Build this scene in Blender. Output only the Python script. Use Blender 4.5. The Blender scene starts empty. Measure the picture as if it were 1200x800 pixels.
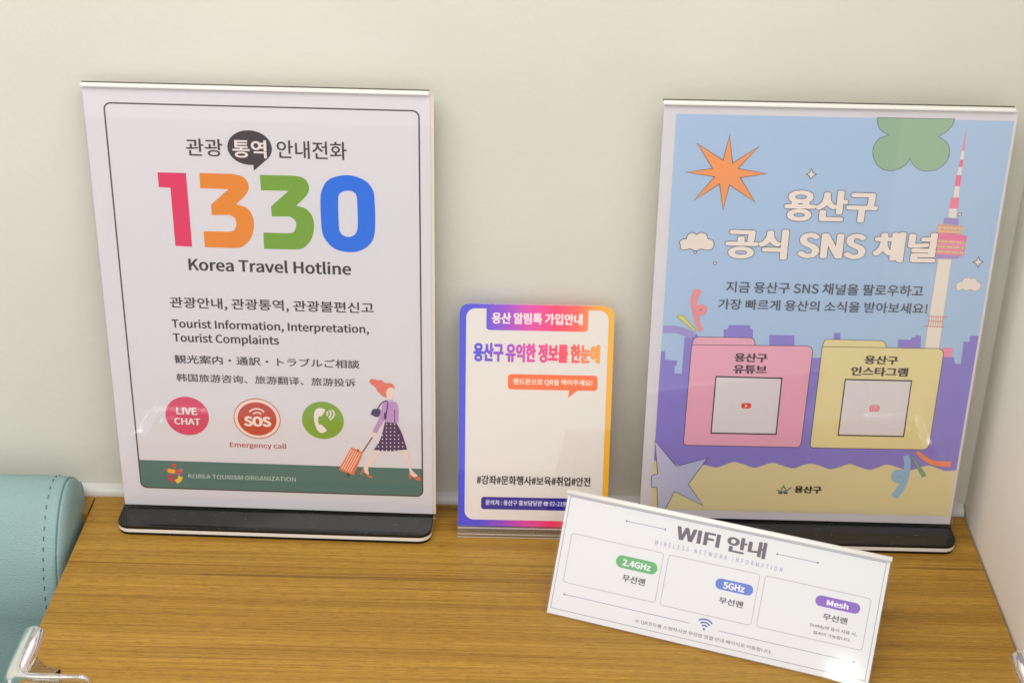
import bpy, bmesh, math, random
from mathutils import Vector, Matrix
from mathutils.geometry import tessellate_polygon

C = bpy.context.scene
COL = C.collection

# ------------------------------------------------------------------ camera
cam_d = bpy.data.cameras.new("camera")
cam = bpy.data.objects.new("camera", cam_d)
COL.objects.link(cam)
pitch, yaw, roll = 0.5076, -0.0141, 0.0158
fwd = Vector((math.sin(yaw)*math.cos(pitch), math.cos(yaw)*math.cos(pitch), -math.sin(pitch)))
rgt = Vector((math.cos(yaw), -math.sin(yaw), 0))
upv = rgt.cross(fwd)
r2 = rgt*math.cos(roll) + upv*math.sin(roll)
u2 = upv*math.cos(roll) - rgt*math.sin(roll)
M = Matrix((r2, u2, -fwd)).transposed().to_4x4()
M.translation = Vector((0.0169, -0.9281, 0.6450))
cam.matrix_world = M
cam_d.sensor_width = 36
cam_d.lens = 36*1844.0/1200
cam_d.clip_start = 0.02
cam_d.clip_end = 60
cam_d.dof.use_dof = True
cam_d.dof.focus_distance = 1.03
cam_d.dof.aperture_fstop = 14.0
C.camera = cam

# ------------------------------------------------------------------ light of the room (lamps only)
w = bpy.data.worlds.new("World"); C.world = w; w.use_nodes = True
w.node_tree.nodes["Background"].inputs[0].default_value = (1.0, 0.965, 0.935, 1)
w.node_tree.nodes["Background"].inputs[1].default_value = 0.78

def area(name, loc, target, size, sy, power, col=(1, 0.95, 0.88), shape='RECTANGLE'):
    d = bpy.data.lights.new(name, 'AREA'); o = bpy.data.objects.new(name, d); COL.objects.link(o)
    d.shape = shape; d.size = size; d.size_y = sy; d.energy = power; d.color = col
    o.location = loc
    o.rotation_euler = (Vector(target)-Vector(loc)).to_track_quat('-Z', 'Y').to_euler()
    return o

area("ceiling_lamp", (-0.50, -0.90, 1.35), (-0.05, -0.05, 0.1), 1.2, 0.7, 10.4, (1, 0.975, 0.945))
area("ceiling_lamp", (0.42, -0.90, 1.35), (0.05, -0.05, 0.1), 1.2, 0.7, 9.0, (1, 0.975, 0.945))
area("far_ceiling_lamp", (-1.147, -3.70, 1.418), (0.2, -0.18, 0.0), 0.052, 0.040, 0.34, (1, 0.98, 0.94), 'ELLIPSE')

C.view_settings.view_transform = 'Standard'
C.view_settings.look = 'None'
C.view_settings.exposure = 0.0
C.view_settings.gamma = 1.0
C.cycles.transparent_max_bounces = 24
C.cycles.max_bounces = 10
C.cycles.transmission_bounces = 10
C.cycles.use_denoising = True
PRINT = {
 1: [
  ('rr', 'border_line', 1, None, [-95.02, 14.3, 100.3, 289.17], 4.2, '40363c', 0.95, 0),
  ('text', 'lettering#1', 2, '3a3035', '관광', [-45.83, 256.21, -22.83, 267.67], 0.004, 0, 0, 1, None, 0),
  ('ell', 'speech_bubble', 1, '3a3035', [-5.83, 262.58], 13.98, 11.33, None, 0.35),
  ('poly', 'speech_bubble', 2, '3a3035', [[-4.12, 254.02], [-4.06, 247.48], [3.92, 254.58], [2.59, 259.09], [-2.61, 258.95]], 0, [], None, 0.35),
  ('text', 'speech_bubble', 3, 'e2d6d6', '통역', [-16.62, 255.9, 4.71, 267.73], 0.01, 0, 0, 1, None, 0),
  ('text', 'lettering#2', 2, '3a3035', '안내전화', [11.09, 256.23, 55.04, 267.96], 0.004, 0, 0, 1, None, 0),
  ('poly', 'hotline_number', 1, 'd52b5b', [[-65.11, 244.76], [-47.09, 244.83], [-46.68, 194.88], [-57.56, 195.23], [-57.72, 234.61], [-65.06, 234.96]], 0, [], None, 0.35),
  ('poly', 'hotline_number', 1, 'db8120', [[-38.59, 245.08, 1], [-19.03, 245.09, 1], [-11.8, 243.65], [-8.36, 239.68], [-8.12, 234.72], [-11.0, 230.21], [-16.47, 224.82, 1], [-9.86, 222.44], [-6.47, 216.94], [-6.05, 209.07], [-8.94, 201.04], [-14.57, 195.74], [-19.96, 194.78, 1], [-38.44, 194.9, 1], [-38.66, 205.83, 1], [-22.48, 205.97, 1], [-19.02, 206.98], [-17.33, 210.43], [-17.69, 214.92], [-20.72, 217.42, 1], [-32.6, 217.07, 1], [-32.56, 224.01, 1], [-20.92, 234.79, 1], [-38.77, 234.94, 1]], 1, [], None, 0.35),
  ('poly', 'hotline_number', 1, '6f9a2c', [[-0.36, 244.85, 1], [19.69, 244.99, 1], [26.43, 243.97], [29.73, 240.44], [30.28, 235.83], [28.01, 231.34], [21.75, 224.93, 1], [27.67, 223.1], [31.69, 218.07], [32.55, 210.22], [30.34, 202.23], [24.99, 196.14], [19.08, 195.05, 1], [-0.23, 194.92, 1], [-0.18, 206.08, 1], [15.85, 206.11, 1], [19.28, 207.0], [21.04, 210.78], [20.69, 214.94], [17.42, 217.54, 1], [5.79, 217.31, 1], [5.7, 224.02, 1], [17.35, 234.8, 1], [-0.17, 234.62, 1]], 1, [], None, 0.35),
  ('poly', 'hotline_number', 1, '0a68d8', [[37.23, 228.28], [38.56, 236.07], [42.55, 242.57], [49.95, 245.74], [58.28, 245.98], [66.53, 242.6], [70.88, 236.46], [71.74, 228.18], [71.75, 213.65], [70.5, 204.58], [66.55, 198.55], [60.08, 194.93], [52.61, 194.36], [45.23, 196.42], [39.89, 201.95], [37.49, 209.24]], 1, [[[48.58, 228.61], [49.57, 233.63], [52.56, 235.59], [57.17, 235.73], [60.03, 233.38], [60.62, 227.85], [60.56, 213.31], [59.35, 207.64], [56.1, 205.05], [52.08, 205.16], [49.2, 207.9], [48.51, 212.95]]], None, 0.35),
  ('text', 'lettering#3', 2, '30282e', 'Korea Travel Hotline', [-49.96, 178.52, 55.5, 187.28], 0.01, 1, 0, 1, None, 0),
  ('text', 'lettering#4', 2, '2d252b', '관광안내, 관광통역, 관광불편신고', [-64.2, 150.64, 69.53, 159.33], 0.006, 0, 0, 1, None, 0),
  ('text', 'lettering#5', 2, '2d252b', 'Tourist Information, Interpretation,', [-64.19, 137.33, 66.07, 143.67], 0.009, 1, 0, 1, None, 0),
  ('text', 'lettering#6', 2, '2d252b', 'Tourist Complaints', [-64.12, 127.01, 6.3, 133.47], 0.009, 1, 0, 1, None, 0),
  ('text', 'lettering#7', 2, '3a3238', '観光案内・通訳・トラブルご相談', [-64.36, 111.07, 59.32, 117.46], 0.006, 0, 0, 1, None, 0),
  ('text', 'lettering#8', 2, '3a3238', '韩国旅游咨询、旅游翻译、旅游投诉', [-64.06, 97.46, 56.24, 103.47], 0.004, 0, 0, 1, None, 0),
  ('ell', 'chat_badge', 1, 'cf3f66', [-58.92, 71.38], 14.79, 14.73, None, 0.35),
  ('text', 'chat_badge', 2, '8c2f4a', 'LIVE', [-65.8, 72.06, -51.42, 77.56], 0.016, 0, 0, 1, None, 0),
  ('text', 'chat_badge', 3, 'ead8d6', 'LIVE', [-66.08, 72.48, -51.78, 77.98], 0.016, 0, 0, 1, None, 0),
  ('text', 'chat_badge', 2, '8c2f4a', 'CHAT', [-67.81, 64.25, -49.64, 69.48], 0.016, 0, 0, 1, None, 0),
  ('text', 'chat_badge', 3, 'ead8d6', 'CHAT', [-68.09, 64.68, -50.0, 69.9], 0.016, 0, 0, 1, None, 0),
  ('ell', 'emergency_badge', 1, 'a84a40', [-11.38, 70.97], 15.92, 15.44, None, 0.35),
  ('ell', 'emergency_badge', 2, 'ecd0c6', [-11.38, 70.98], 15.38, 14.83, None, 0.35),
  ('ell', 'emergency_badge', 3, 'b84433', [-11.38, 70.88], 13.21, 12.7, None, 0.35),
  ('stroke', 'emergency_badge', 4, 'ecd8d0', [[-16.54, 76.23], [-13.58, 78.16], [-10.47, 78.62], [-7.82, 77.67], [-6.36, 76.16]], 1.1, 1, 0, 0),
  ('stroke', 'emergency_badge', 4, 'ecd8d0', [[-13.92, 74.68], [-12.01, 75.7], [-10.01, 75.68], [-8.37, 74.61]], 1.0, 1, 0, 0),
  ('text', 'emergency_badge', 4, 'ecd8d0', 'SOS', [-20.43, 65.06, -1.9, 72.88], 0.026, 0, 0, 1, None, 0),
  ('text', 'lettering#9', 2, 'ac4a3c', 'Emergency call', [-31.19, 48.56, 7.65, 52.48], 0.007, 1, 0, 1, None, 0),
  ('ell', 'phone_badge', 1, '7a9e34', [33.27, 71.27], 14.17, 14.3, None, 0.35),
  ('poly', 'phone_badge', 2, 'e6dcd6', [[30.05, 80.34], [32.38, 80.65], [34.58, 79.93], [34.72, 78.35], [32.37, 74.62], [30.53, 74.32], [30.0, 70.88], [30.52, 68.37], [32.32, 67.75], [35.44, 64.18], [34.47, 62.42], [31.59, 61.63], [29.14, 63.96], [27.52, 69.64], [27.44, 75.36], [28.27, 78.58]], 1, [], None, 0.35),
  ('stroke', 'phone_badge', 2, 'e6dcd6', [[36.03, 78.16], [36.69, 76.82], [36.02, 74.97]], 1.0, 1, 0, 0),
  ('stroke', 'phone_badge', 2, 'e6dcd6', [[37.79, 79.36], [38.9, 76.56], [37.27, 73.19]], 1.0, 1, 0, 0),
  ('stroke', 'phone_badge', 2, 'e6dcd6', [[39.82, 79.77], [41.11, 76.06], [38.13, 71.73]], 1.0, 1, 0, 0),
  ('band', 'footer_band', 1, '47706c', [-94.61999999999999, 14.700000000000001, 99.89999999999999, 36.1], 3.8),
  ('text', 'footer_band', 3, 'c3cdc8', 'KOREA TOURISM ORGANIZATION', [-61.44, 22.91, 12.82, 26.29], 0.0, 0, 0, 1, None, 0),
  ('ell', 'emblem', 3, 'd3482e', [-70.73, 32.45], 1.42, 1.62, None, 0.35),
  ('ell', 'emblem', 3, 'c8607a', [-66.41, 28.75], 1.42, 1.63, None, 0.35),
  ('ell', 'emblem', 3, 'c94a3a', [-76.12, 29.2], 0.97, 1.12, None, 0.35),
  ('stroke', 'emblem', 4, 'e3a93a', [[-75.45, 28.82], [-73.03, 27.9], [-70.54, 27.99]], 3.2, 1, 0, 0),
  ('stroke', 'emblem', 3, 'c23a4e', [[-74.32, 25.0], [-73.67, 21.97], [-72.04, 19.98]], 3.4, 1, 0, 0),
  ('stroke', 'emblem', 4, 'e6c040', [[-70.54, 19.83], [-68.04, 21.15], [-66.84, 24.05]], 3.2, 1, 0, 0),
  ('stroke', 'emblem', 3, 'c25078', [[-69.55, 27.01], [-68.29, 26.04], [-67.2, 25.26]], 2.6, 1, 0, 0),
  ('stroke', 'emblem', 3, 'd8583a', [[-69.56, 29.24], [-69.3, 28.03], [-69.02, 27.03]], 2.4, 1, 0, 0),
  ('poly', 'traveller_illustration', 3, 'e6cdc0', [[68.55, 49.81], [72.02, 49.93], [68.84, 43.99], [64.62, 37.98], [63.12, 34.99], [63.42, 30.29], [60.67, 31.37], [59.72, 34.28], [62.95, 40.85], [66.63, 45.66]], 1, [], None, 0.35),
  ('poly', 'traveller_illustration', 3, 'e6cdc0', [[86.39, 50.8], [89.34, 51.14], [90.7, 45.37], [92.43, 36.65], [94.65, 33.2], [97.08, 30.35], [93.99, 29.64], [91.96, 31.34], [91.01, 37.19], [88.83, 42.96]], 1, [], None, 0.35),
  ('poly', 'traveller_illustration', 4, 'cc6a50', [[59.76, 36.05], [57.04, 30.05], [58.07, 30.09], [59.99, 32.76], [62.66, 28.49], [66.43, 27.33], [66.26, 28.74], [63.21, 30.28], [60.99, 31.85]], 0, [], None, 0.35),
  ('poly', 'traveller_illustration', 4, 'cc6a50', [[91.17, 33.43], [90.92, 30.12], [91.91, 26.96], [92.77, 30.19], [96.02, 27.35], [99.1, 26.87], [99.32, 28.77], [97.08, 30.35], [94.5, 29.31], [92.67, 30.77]], 0, [], None, 0.35),
  ('poly', 'traveller_illustration', 3, 'e6cdc0', [[76.92, 95.75], [79.25, 97.73], [81.95, 97.38], [81.88, 93.12], [80.64, 90.83], [80.39, 88.0], [77.78, 87.57], [77.11, 89.58], [76.27, 92.92]], 1, [], None, 0.35),
  ('poly', 'traveller_illustration', 4, 'db7060', [[65.68, 102.63], [67.1, 103.79], [69.88, 103.33], [72.07, 102.84], [73.37, 103.44], [75.83, 101.3], [79.81, 101.1], [81.78, 99.27], [82.24, 97.27], [79.26, 97.95], [76.92, 95.75], [76.47, 92.93], [76.83, 90.69], [74.13, 91.16], [72.17, 93.34], [70.51, 94.97], [69.75, 97.18], [67.01, 99.55], [65.84, 100.96]], 1, [], None, 0.35),
  ('poly', 'traveller_illustration', 4, 'b2b4c8', [[77.59, 88.47], [80.61, 88.91], [81.37, 86.57], [78.16, 86.57]], 0, [], None, 0.35),
  ('poly', 'traveller_illustration', 3, 'e6cdc0', [[66.82, 63.62], [69.54, 63.14], [68.48, 60.8], [66.12, 59.56]], 1, [], None, 0.35),
  ('poly', 'traveller_illustration', 4, 'b98bc0', [[75.07, 87.48, 1], [74.02, 84.96], [72.92, 80.39], [71.07, 73.5], [68.64, 68.28], [66.62, 63.96, 1], [69.54, 62.8, 1], [71.97, 67.82], [74.9, 73.07], [75.27, 71.6, 1], [83.14, 71.07, 1], [84.56, 71.92, 1], [84.49, 80.8], [83.57, 86.2], [81.08, 87.01], [78.06, 86.68]], 1, [], None, 0.35),
  ('stroke', 'traveller_illustration', 5, '7c5688', [[81.99, 81.28], [81.93, 71.03]], 0.7, 1, 0, 0),
  ('stroke', 'traveller_illustration', 5, '9a6fa8', [[74.9, 73.41], [76.63, 79.39], [76.72, 84.49]], 0.5, 1, 0, 0),
  ('stroke', 'traveller_illustration', 5, '4a3560', [[70.43, 81.44], [73.02, 85.49], [75.57, 87.5], [77.37, 87.11], [77.09, 82.81], [75.96, 75.95]], 0.8, 1, 0, 0),
  ('poly', 'traveller_illustration', 5, '3e2d55', [[67.6, 81.12], [71.43, 81.48], [72.62, 80.16], [72.16, 77.53], [70.3, 75.19], [66.1, 76.98], [66.56, 79.26]], 1, [], None, 0.35),
  ('poly', 'traveller_illustration', 5, '3e2d55', [[74.9, 78.76], [76.61, 78.48], [76.32, 73.46], [74.52, 74.2]], 0, [], None, 0.35),
  ('poly', 'traveller_illustration', 5, '45305f', [[75.27, 71.6, 1], [83.14, 71.07, 1], [86.47, 63.74], [90.15, 50.93, 1], [85.57, 50.3], [79.95, 49.41], [72.31, 49.36], [67.34, 50.11, 1], [71.13, 56.28], [73.72, 64.44]], 1, [], None, 0.35),
  ('ell', 'traveller_illustration', 6, 'd8cbdc', [76.36, 70.03], 0.45, 0.52, None, 0.35),
  ('ell', 'traveller_illustration', 6, 'd8cbdc', [79.09, 70.14], 0.46, 0.52, None, 0.35),
  ('ell', 'traveller_illustration', 6, 'd8cbdc', [81.81, 70.22], 0.45, 0.52, None, 0.35),
  ('ell', 'traveller_illustration', 6, 'd8cbdc', [76.31, 67.17], 0.46, 0.52, None, 0.35),
  ('ell', 'traveller_illustration', 6, 'd8cbdc', [79.03, 67.27], 0.45, 0.52, None, 0.35),
  ('ell', 'traveller_illustration', 6, 'd8cbdc', [81.77, 67.36], 0.45, 0.52, None, 0.35),
  ('ell', 'traveller_illustration', 6, 'd8cbdc', [76.25, 64.3], 0.45, 0.52, None, 0.35),
  ('ell', 'traveller_illustration', 6, 'd8cbdc', [78.98, 64.39], 0.45, 0.51, None, 0.35),
  ('ell', 'traveller_illustration', 6, 'd8cbdc', [81.72, 64.5], 0.46, 0.52, None, 0.35),
  ('ell', 'traveller_illustration', 6, 'd8cbdc', [73.46, 61.33], 0.46, 0.52, None, 0.35),
  ('ell', 'traveller_illustration', 6, 'd8cbdc', [76.2, 61.42], 0.46, 0.52, None, 0.35),
  ('ell', 'traveller_illustration', 6, 'd8cbdc', [78.94, 61.52], 0.45, 0.52, None, 0.35),
  ('ell', 'traveller_illustration', 6, 'd8cbdc', [81.67, 61.62], 0.45, 0.52, None, 0.35),
  ('ell', 'traveller_illustration', 6, 'd8cbdc', [84.41, 61.72], 0.46, 0.51, None, 0.35),
  ('ell', 'traveller_illustration', 6, 'd8cbdc', [73.41, 58.44], 0.45, 0.52, None, 0.35),
  ('ell', 'traveller_illustration', 6, 'd8cbdc', [76.14, 58.54], 0.45, 0.52, None, 0.35),
  ('ell', 'traveller_illustration', 6, 'd8cbdc', [78.89, 58.64], 0.46, 0.52, None, 0.35),
  ('ell', 'traveller_illustration', 6, 'd8cbdc', [81.63, 58.73], 0.46, 0.52, None, 0.35),
  ('ell', 'traveller_illustration', 6, 'd8cbdc', [84.37, 58.83], 0.46, 0.52, None, 0.35),
  ('ell', 'traveller_illustration', 6, 'd8cbdc', [70.61, 55.45], 0.45, 0.52, None, 0.35),
  ('ell', 'traveller_illustration', 6, 'd8cbdc', [73.35, 55.55], 0.46, 0.52, None, 0.35),
  ('ell', 'traveller_illustration', 6, 'd8cbdc', [76.09, 55.65], 0.45, 0.52, None, 0.35),
  ('ell', 'traveller_illustration', 6, 'd8cbdc', [78.84, 55.75], 0.46, 0.53, None, 0.35),
  ('ell', 'traveller_illustration', 6, 'd8cbdc', [81.59, 55.84], 0.46, 0.52, None, 0.35),
  ('ell', 'traveller_illustration', 6, 'd8cbdc', [84.33, 55.94], 0.45, 0.52, None, 0.35),
  ('ell', 'traveller_illustration', 6, 'd8cbdc', [87.07, 56.04], 0.46, 0.52, None, 0.35),
  ('ell', 'traveller_illustration', 6, 'd8cbdc', [70.55, 52.55], 0.45, 0.52, None, 0.35),
  ('ell', 'traveller_illustration', 6, 'd8cbdc', [73.3, 52.65], 0.45, 0.52, None, 0.35),
  ('ell', 'traveller_illustration', 6, 'd8cbdc', [76.04, 52.75], 0.46, 0.52, None, 0.35),
  ('ell', 'traveller_illustration', 6, 'd8cbdc', [78.79, 52.84], 0.46, 0.52, None, 0.35),
  ('ell', 'traveller_illustration', 6, 'd8cbdc', [81.54, 52.95], 0.46, 0.52, None, 0.35),
  ('ell', 'traveller_illustration', 6, 'd8cbdc', [84.28, 53.05], 0.45, 0.52, None, 0.35),
  ('ell', 'traveller_illustration', 6, 'd8cbdc', [87.03, 53.14], 0.46, 0.52, None, 0.35),
  ('ell', 'traveller_illustration', 6, 'd8cbdc', [70.48, 49.64], 0.45, 0.53, None, 0.35),
  ('ell', 'traveller_illustration', 6, 'd8cbdc', [73.24, 49.75], 0.46, 0.53, None, 0.35),
  ('ell', 'traveller_illustration', 6, 'd8cbdc', [75.99, 49.84], 0.46, 0.52, None, 0.35),
  ('ell', 'traveller_illustration', 6, 'd8cbdc', [78.74, 49.95], 0.46, 0.52, None, 0.35),
  ('ell', 'traveller_illustration', 6, 'd8cbdc', [81.49, 50.05], 0.46, 0.52, None, 0.35),
  ('ell', 'traveller_illustration', 6, 'd8cbdc', [84.24, 50.14], 0.46, 0.52, None, 0.35),
  ('ell', 'traveller_illustration', 6, 'd8cbdc', [86.99, 50.24], 0.46, 0.52, None, 0.35),
  ('stroke', 'traveller_illustration', 3, '8a4a38', [[66.53, 59.58], [58.26, 45.59]], 0.9, 1, 0, 0),
  ('poly', 'traveller_illustration', 4, 'dd7350', [[51.23, 49.77], [52.69, 50.98], [58.52, 47.93], [59.5, 46.34], [53.46, 30.63], [51.9, 29.87], [43.98, 33.11], [43.51, 34.51]], 1, [], None, 0.35),
  ('stroke', 'traveller_illustration', 5, 'eabfa8', [[52.24, 49.57], [44.84, 34.32]], 0.75, 1, 0, 0),
  ('stroke', 'traveller_illustration', 5, 'eabfa8', [[53.7, 48.87], [46.31, 33.61]], 0.75, 1, 0, 0),
  ('stroke', 'traveller_illustration', 5, 'eabfa8', [[55.16, 48.16], [47.78, 32.9]], 0.75, 1, 0, 0),
  ('stroke', 'traveller_illustration', 5, 'eabfa8', [[56.62, 47.46], [49.25, 32.19]], 0.75, 1, 0, 0),
  ('stroke', 'traveller_illustration', 5, 'eabfa8', [[58.08, 46.75], [50.71, 31.47]], 0.75, 1, 0, 0),
  ('ell', 'traveller_illustration', 5, '3a3038', [49.23, 29.65], 1.13, 1.3, None, 0.35),
  ('ell', 'traveller_illustration', 5, '5a3038', [56.52, 49.14], 0.71, 0.82, None, 0.35),
 ],
 2: [
  ('rr', 'sky_print', 1, 'a4bddb', [-99.78, 6.9, 105.69, 292.19], 0.02, None, 0.3, 1),
  ('poly', 'skyline_print', 2, '867bc8', [[-99.78, 33.8], [-99.78, 129.6], [-97.0, 129.43], [-96.64, 123.37], [-88.74, 122.69], [-88.86, 119.13], [-90.17, 118.46], [-89.85, 113.36], [-85.1, 113.1], [-84.92, 140.04], [-80.13, 140.17], [-77.56, 143.35], [-75.68, 140.28], [-59.52, 140.08], [-60.01, 146.55], [-57.24, 146.62], [-56.92, 149.73], [-43.07, 149.84], [-42.54, 147.38], [-40.95, 147.05], [-39.97, 135.34], [-29.29, 135.62], [-29.98, 143.35], [-13.63, 143.16], [-12.88, 135.3], [-0.92, 127.18], [-0.36, 127.2], [13.02, 127.55], [11.83, 145.94], [16.06, 145.8], [16.88, 135.21], [54.46, 135.57], [53.87, 142.06], [62.52, 142.04], [62.28, 143.9], [65.04, 143.98], [64.83, 145.59], [68.41, 145.31], [69.42, 135.97], [84.13, 130.08], [91.93, 130.03], [92.48, 127.77], [93.17, 125.27], [97.09, 125.12], [96.6, 141.69], [100.28, 141.54], [100.17, 146.14], [105.69, 146.14], [105.69, 34.08]], 0, [], None, 0.3),
  ('poly', 'sand_print', 3, 'd8cc9e', [[-99.78, 6.9, 1], [-99.78, 45.8, 1], [-93.78, 44.8], [-69.78, 40.27], [-66.54, 43.27], [-57.71, 41.6], [-52.04, 43.46], [-45.48, 46.14], [-38.58, 44.53], [-31.62, 42.12], [-25.49, 44.0], [-19.43, 46.43], [-12.48, 44.37], [-4.56, 42.33], [0.98, 44.98], [6.63, 46.39], [13.06, 44.88], [20.07, 42.48], [26.17, 44.12], [32.63, 46.79], [39.1, 44.95], [46.6, 42.67], [52.17, 44.53], [58.13, 47.07], [65.07, 45.46], [72.63, 42.85], [79.14, 44.74], [86.03, 47.19], [92.54, 45.35], [98.61, 43.26], [105.69, 44.08, 1], [105.69, 6.9, 1]], 1, [], None, 0.3),
  ('poly', 'sun_print', 3, 'ea955a', [[-66.24, 279.48], [-63.16, 261.09], [-47.37, 272.67], [-59.48, 257.75], [-41.21, 254.73], [-57.61, 251.68], [-47.0, 235.7], [-63.9, 246.77], [-66.61, 229.69], [-70.07, 247.32], [-85.28, 235.79], [-73.57, 251.99], [-91.63, 254.53], [-75.17, 257.38], [-85.78, 273.53], [-69.11, 262.91]], 0, [], '6a5a5c', 0.5),
  ('poly', 'sparkle_print#0', 3, 'e2d6cd', [[-14.17, 258.8], [-12.98, 256.17], [-10.73, 254.95], [-12.92, 253.71], [-13.94, 251.91], [-15.06, 253.86], [-17.02, 255.0], [-15.01, 256.13]], 0, [], '50444c', 0.42),
  ('poly', 'sparkle_print#1', 3, 'e2d6cd', [[97.35, 202.05], [98.5, 199.39], [100.72, 198.4], [98.74, 197.11], [97.95, 194.8], [96.57, 197.05], [94.32, 198.24], [96.52, 199.34]], 0, [], '50444c', 0.42),
  ('poly', 'cloud_print#2', 3, 'e2d6cd', [[-91.76, 205.33], [-92.63, 207.06], [-91.06, 209.16], [-88.27, 209.84, 1], [-87.5, 212.63], [-84.78, 214.23], [-82.04, 212.76, 1], [-79.13, 214.37], [-76.03, 213.22], [-74.59, 210.18, 1], [-71.69, 209.22], [-70.53, 206.37], [-71.71, 203.04], [-74.98, 202.34], [-78.82, 203.07, 1], [-81.11, 201.77], [-83.5, 202.12], [-85.46, 203.11, 1], [-89.66, 201.97], [-91.82, 203.26]], 1, [], '50444c', 0.45),
  ('poly', 'cloud_print#3', 3, 'e2d6cd', [[85.88, 181.09], [86.91, 183.86], [89.48, 184.55, 1], [90.47, 186.88], [93.06, 187.37], [95.08, 186.58, 1], [97.1, 187.05], [99.15, 184.79, 1], [101.49, 183.07], [101.49, 179.91], [98.71, 178.04], [95.2, 179.22, 1], [92.95, 178.32], [90.42, 179.31, 1], [87.56, 177.97]], 1, [], 'a09080', 0.25),
  ('ell', 'dot_print#198', 3, 'e2d6cd', [-82.16, 200.6], 0.85, 0.94, '50444c', 0.42),
  ('ell', 'dot_print#330', 3, 'e2d6cd', [-69.11, 193.34], 0.95, 1.04, '50444c', 0.42),
  ('ell', 'dot_print#724', 3, 'e2d6cd', [81.35, 230.58], 1.06, 1.14, '50444c', 0.42),
  ('poly', 'clover_print', 3, '92b094', [[22.7, 292.44, 1], [23.15, 288.63], [25.95, 284.32], [30.78, 281.47, 1], [25.05, 278.81], [22.38, 273.23], [23.37, 266.59], [27.77, 260.55], [33.81, 258.45], [39.94, 259.94], [43.95, 263.16], [45.58, 266.77, 1], [48.2, 262.7], [52.83, 259.45], [58.49, 258.8], [64.52, 260.85], [68.54, 265.97], [69.25, 272.09], [66.71, 277.56], [60.99, 281.28, 1], [64.97, 284.11], [68.5, 288.57], [69.38, 292.62, 1]], 1, [], '5f7472', 0.42),
  ('poly', 'tower_print', 3, 'dd8aa8', [[77.14, 284.72], [77.56, 284.73], [78.31, 272.3], [76.49, 272.59]], 0, [], None, 0.25),
  ('poly', 'tower_print', 3, 'e2d6cd', [[76.49, 272.59], [78.31, 272.3], [78.43, 266.42], [76.41, 266.59]], 0, [], None, 0.25),
  ('poly', 'tower_print', 3, 'e0708e', [[76.41, 266.59], [78.43, 266.42], [78.47, 261.73], [76.24, 261.9]], 0, [], None, 0.25),
  ('poly', 'tower_print', 3, 'e2d6cd', [[76.24, 261.9], [78.47, 261.73], [78.51, 256.35], [75.94, 256.62]], 0, [], None, 0.25),
  ('poly', 'tower_print', 3, 'e0708e', [[75.52, 256.61], [78.82, 256.35], [78.88, 249.36], [75.51, 249.28]], 0, [], None, 0.25),
  ('poly', 'tower_print', 3, 'e2d6cd', [[75.72, 249.29], [78.67, 249.36], [79.08, 241.99], [75.7, 241.91]], 0, [], None, 0.25),
  ('poly', 'tower_print', 3, 'ea7a96', [[74.26, 241.64], [79.48, 241.43], [79.75, 234.34], [74.42, 234.44]], 0, [], None, 0.25),
  ('poly', 'tower_print', 3, 'e2d6cd', [[74.31, 234.44], [79.11, 234.33], [79.39, 227.89], [74.77, 228.12]], 0, [], None, 0.25),
  ('poly', 'tower_print', 3, '9a8cc4', [[71.9, 228.05], [81.33, 227.7], [81.53, 223.31], [72.06, 223.78]], 0, [], None, 0.25),
  ('poly', 'tower_print', 3, 'd8b48c', [[68.59, 223.87], [84.34, 222.93], [84.75, 216.84], [68.77, 217.77]], 0, [], None, 0.25),
  ('stroke', 'tower_print', 4, 'c8809a', [[68.54, 223.06], [84.24, 222.42]], 0.5, 0, 0, 0),
  ('stroke', 'tower_print', 4, 'c8809a', [[68.65, 220.42], [84.38, 219.78]], 0.5, 0, 0, 0),
  ('stroke', 'tower_print', 4, 'c8809a', [[68.77, 217.77], [84.52, 217.14]], 0.5, 0, 0, 0),
  ('poly', 'tower_print', 3, 'e0779e', [[68.21, 217.76], [88.12, 216.21], [87.95, 212.83], [68.11, 213.67]], 0, [], None, 0.25),
  ('poly', 'tower_print', 3, 'dc8ca6', [[68.11, 213.67], [87.95, 212.83], [88.07, 202.23], [68.13, 203.08]], 0, [], None, 0.25),
  ('stroke', 'tower_print', 4, 'd3b07c', [[68.47, 212.14], [87.11, 211.27]], 1.3, 0, 0, 0),
  ('ell', 'tower_print', 5, 'f0e2c8', [69.27, 212.06], 0.38, 0.41, None, 0.35),
  ('ell', 'tower_print', 5, 'f0e2c8', [70.78, 212.0], 0.37, 0.41, None, 0.35),
  ('ell', 'tower_print', 5, 'f0e2c8', [73.81, 211.87], 0.38, 0.41, None, 0.35),
  ('ell', 'tower_print', 5, 'f0e2c8', [75.31, 211.8], 0.38, 0.41, None, 0.35),
  ('ell', 'tower_print', 5, 'f0e2c8', [78.34, 211.67], 0.38, 0.41, None, 0.35),
  ('ell', 'tower_print', 5, 'f0e2c8', [79.86, 211.6], 0.38, 0.41, None, 0.35),
  ('ell', 'tower_print', 5, 'f0e2c8', [82.89, 211.47], 0.38, 0.41, None, 0.35),
  ('ell', 'tower_print', 5, 'f0e2c8', [84.39, 211.41], 0.38, 0.41, None, 0.35),
  ('stroke', 'tower_print', 4, 'd3b07c', [[68.49, 208.66], [87.16, 207.78]], 1.3, 0, 0, 0),
  ('ell', 'tower_print', 5, 'f0e2c8', [69.75, 208.58], 0.38, 0.41, None, 0.35),
  ('ell', 'tower_print', 5, 'f0e2c8', [72.78, 208.45], 0.38, 0.41, None, 0.35),
  ('ell', 'tower_print', 5, 'f0e2c8', [74.28, 208.39], 0.38, 0.41, None, 0.35),
  ('ell', 'tower_print', 5, 'f0e2c8', [77.31, 208.26], 0.38, 0.41, None, 0.35),
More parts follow.
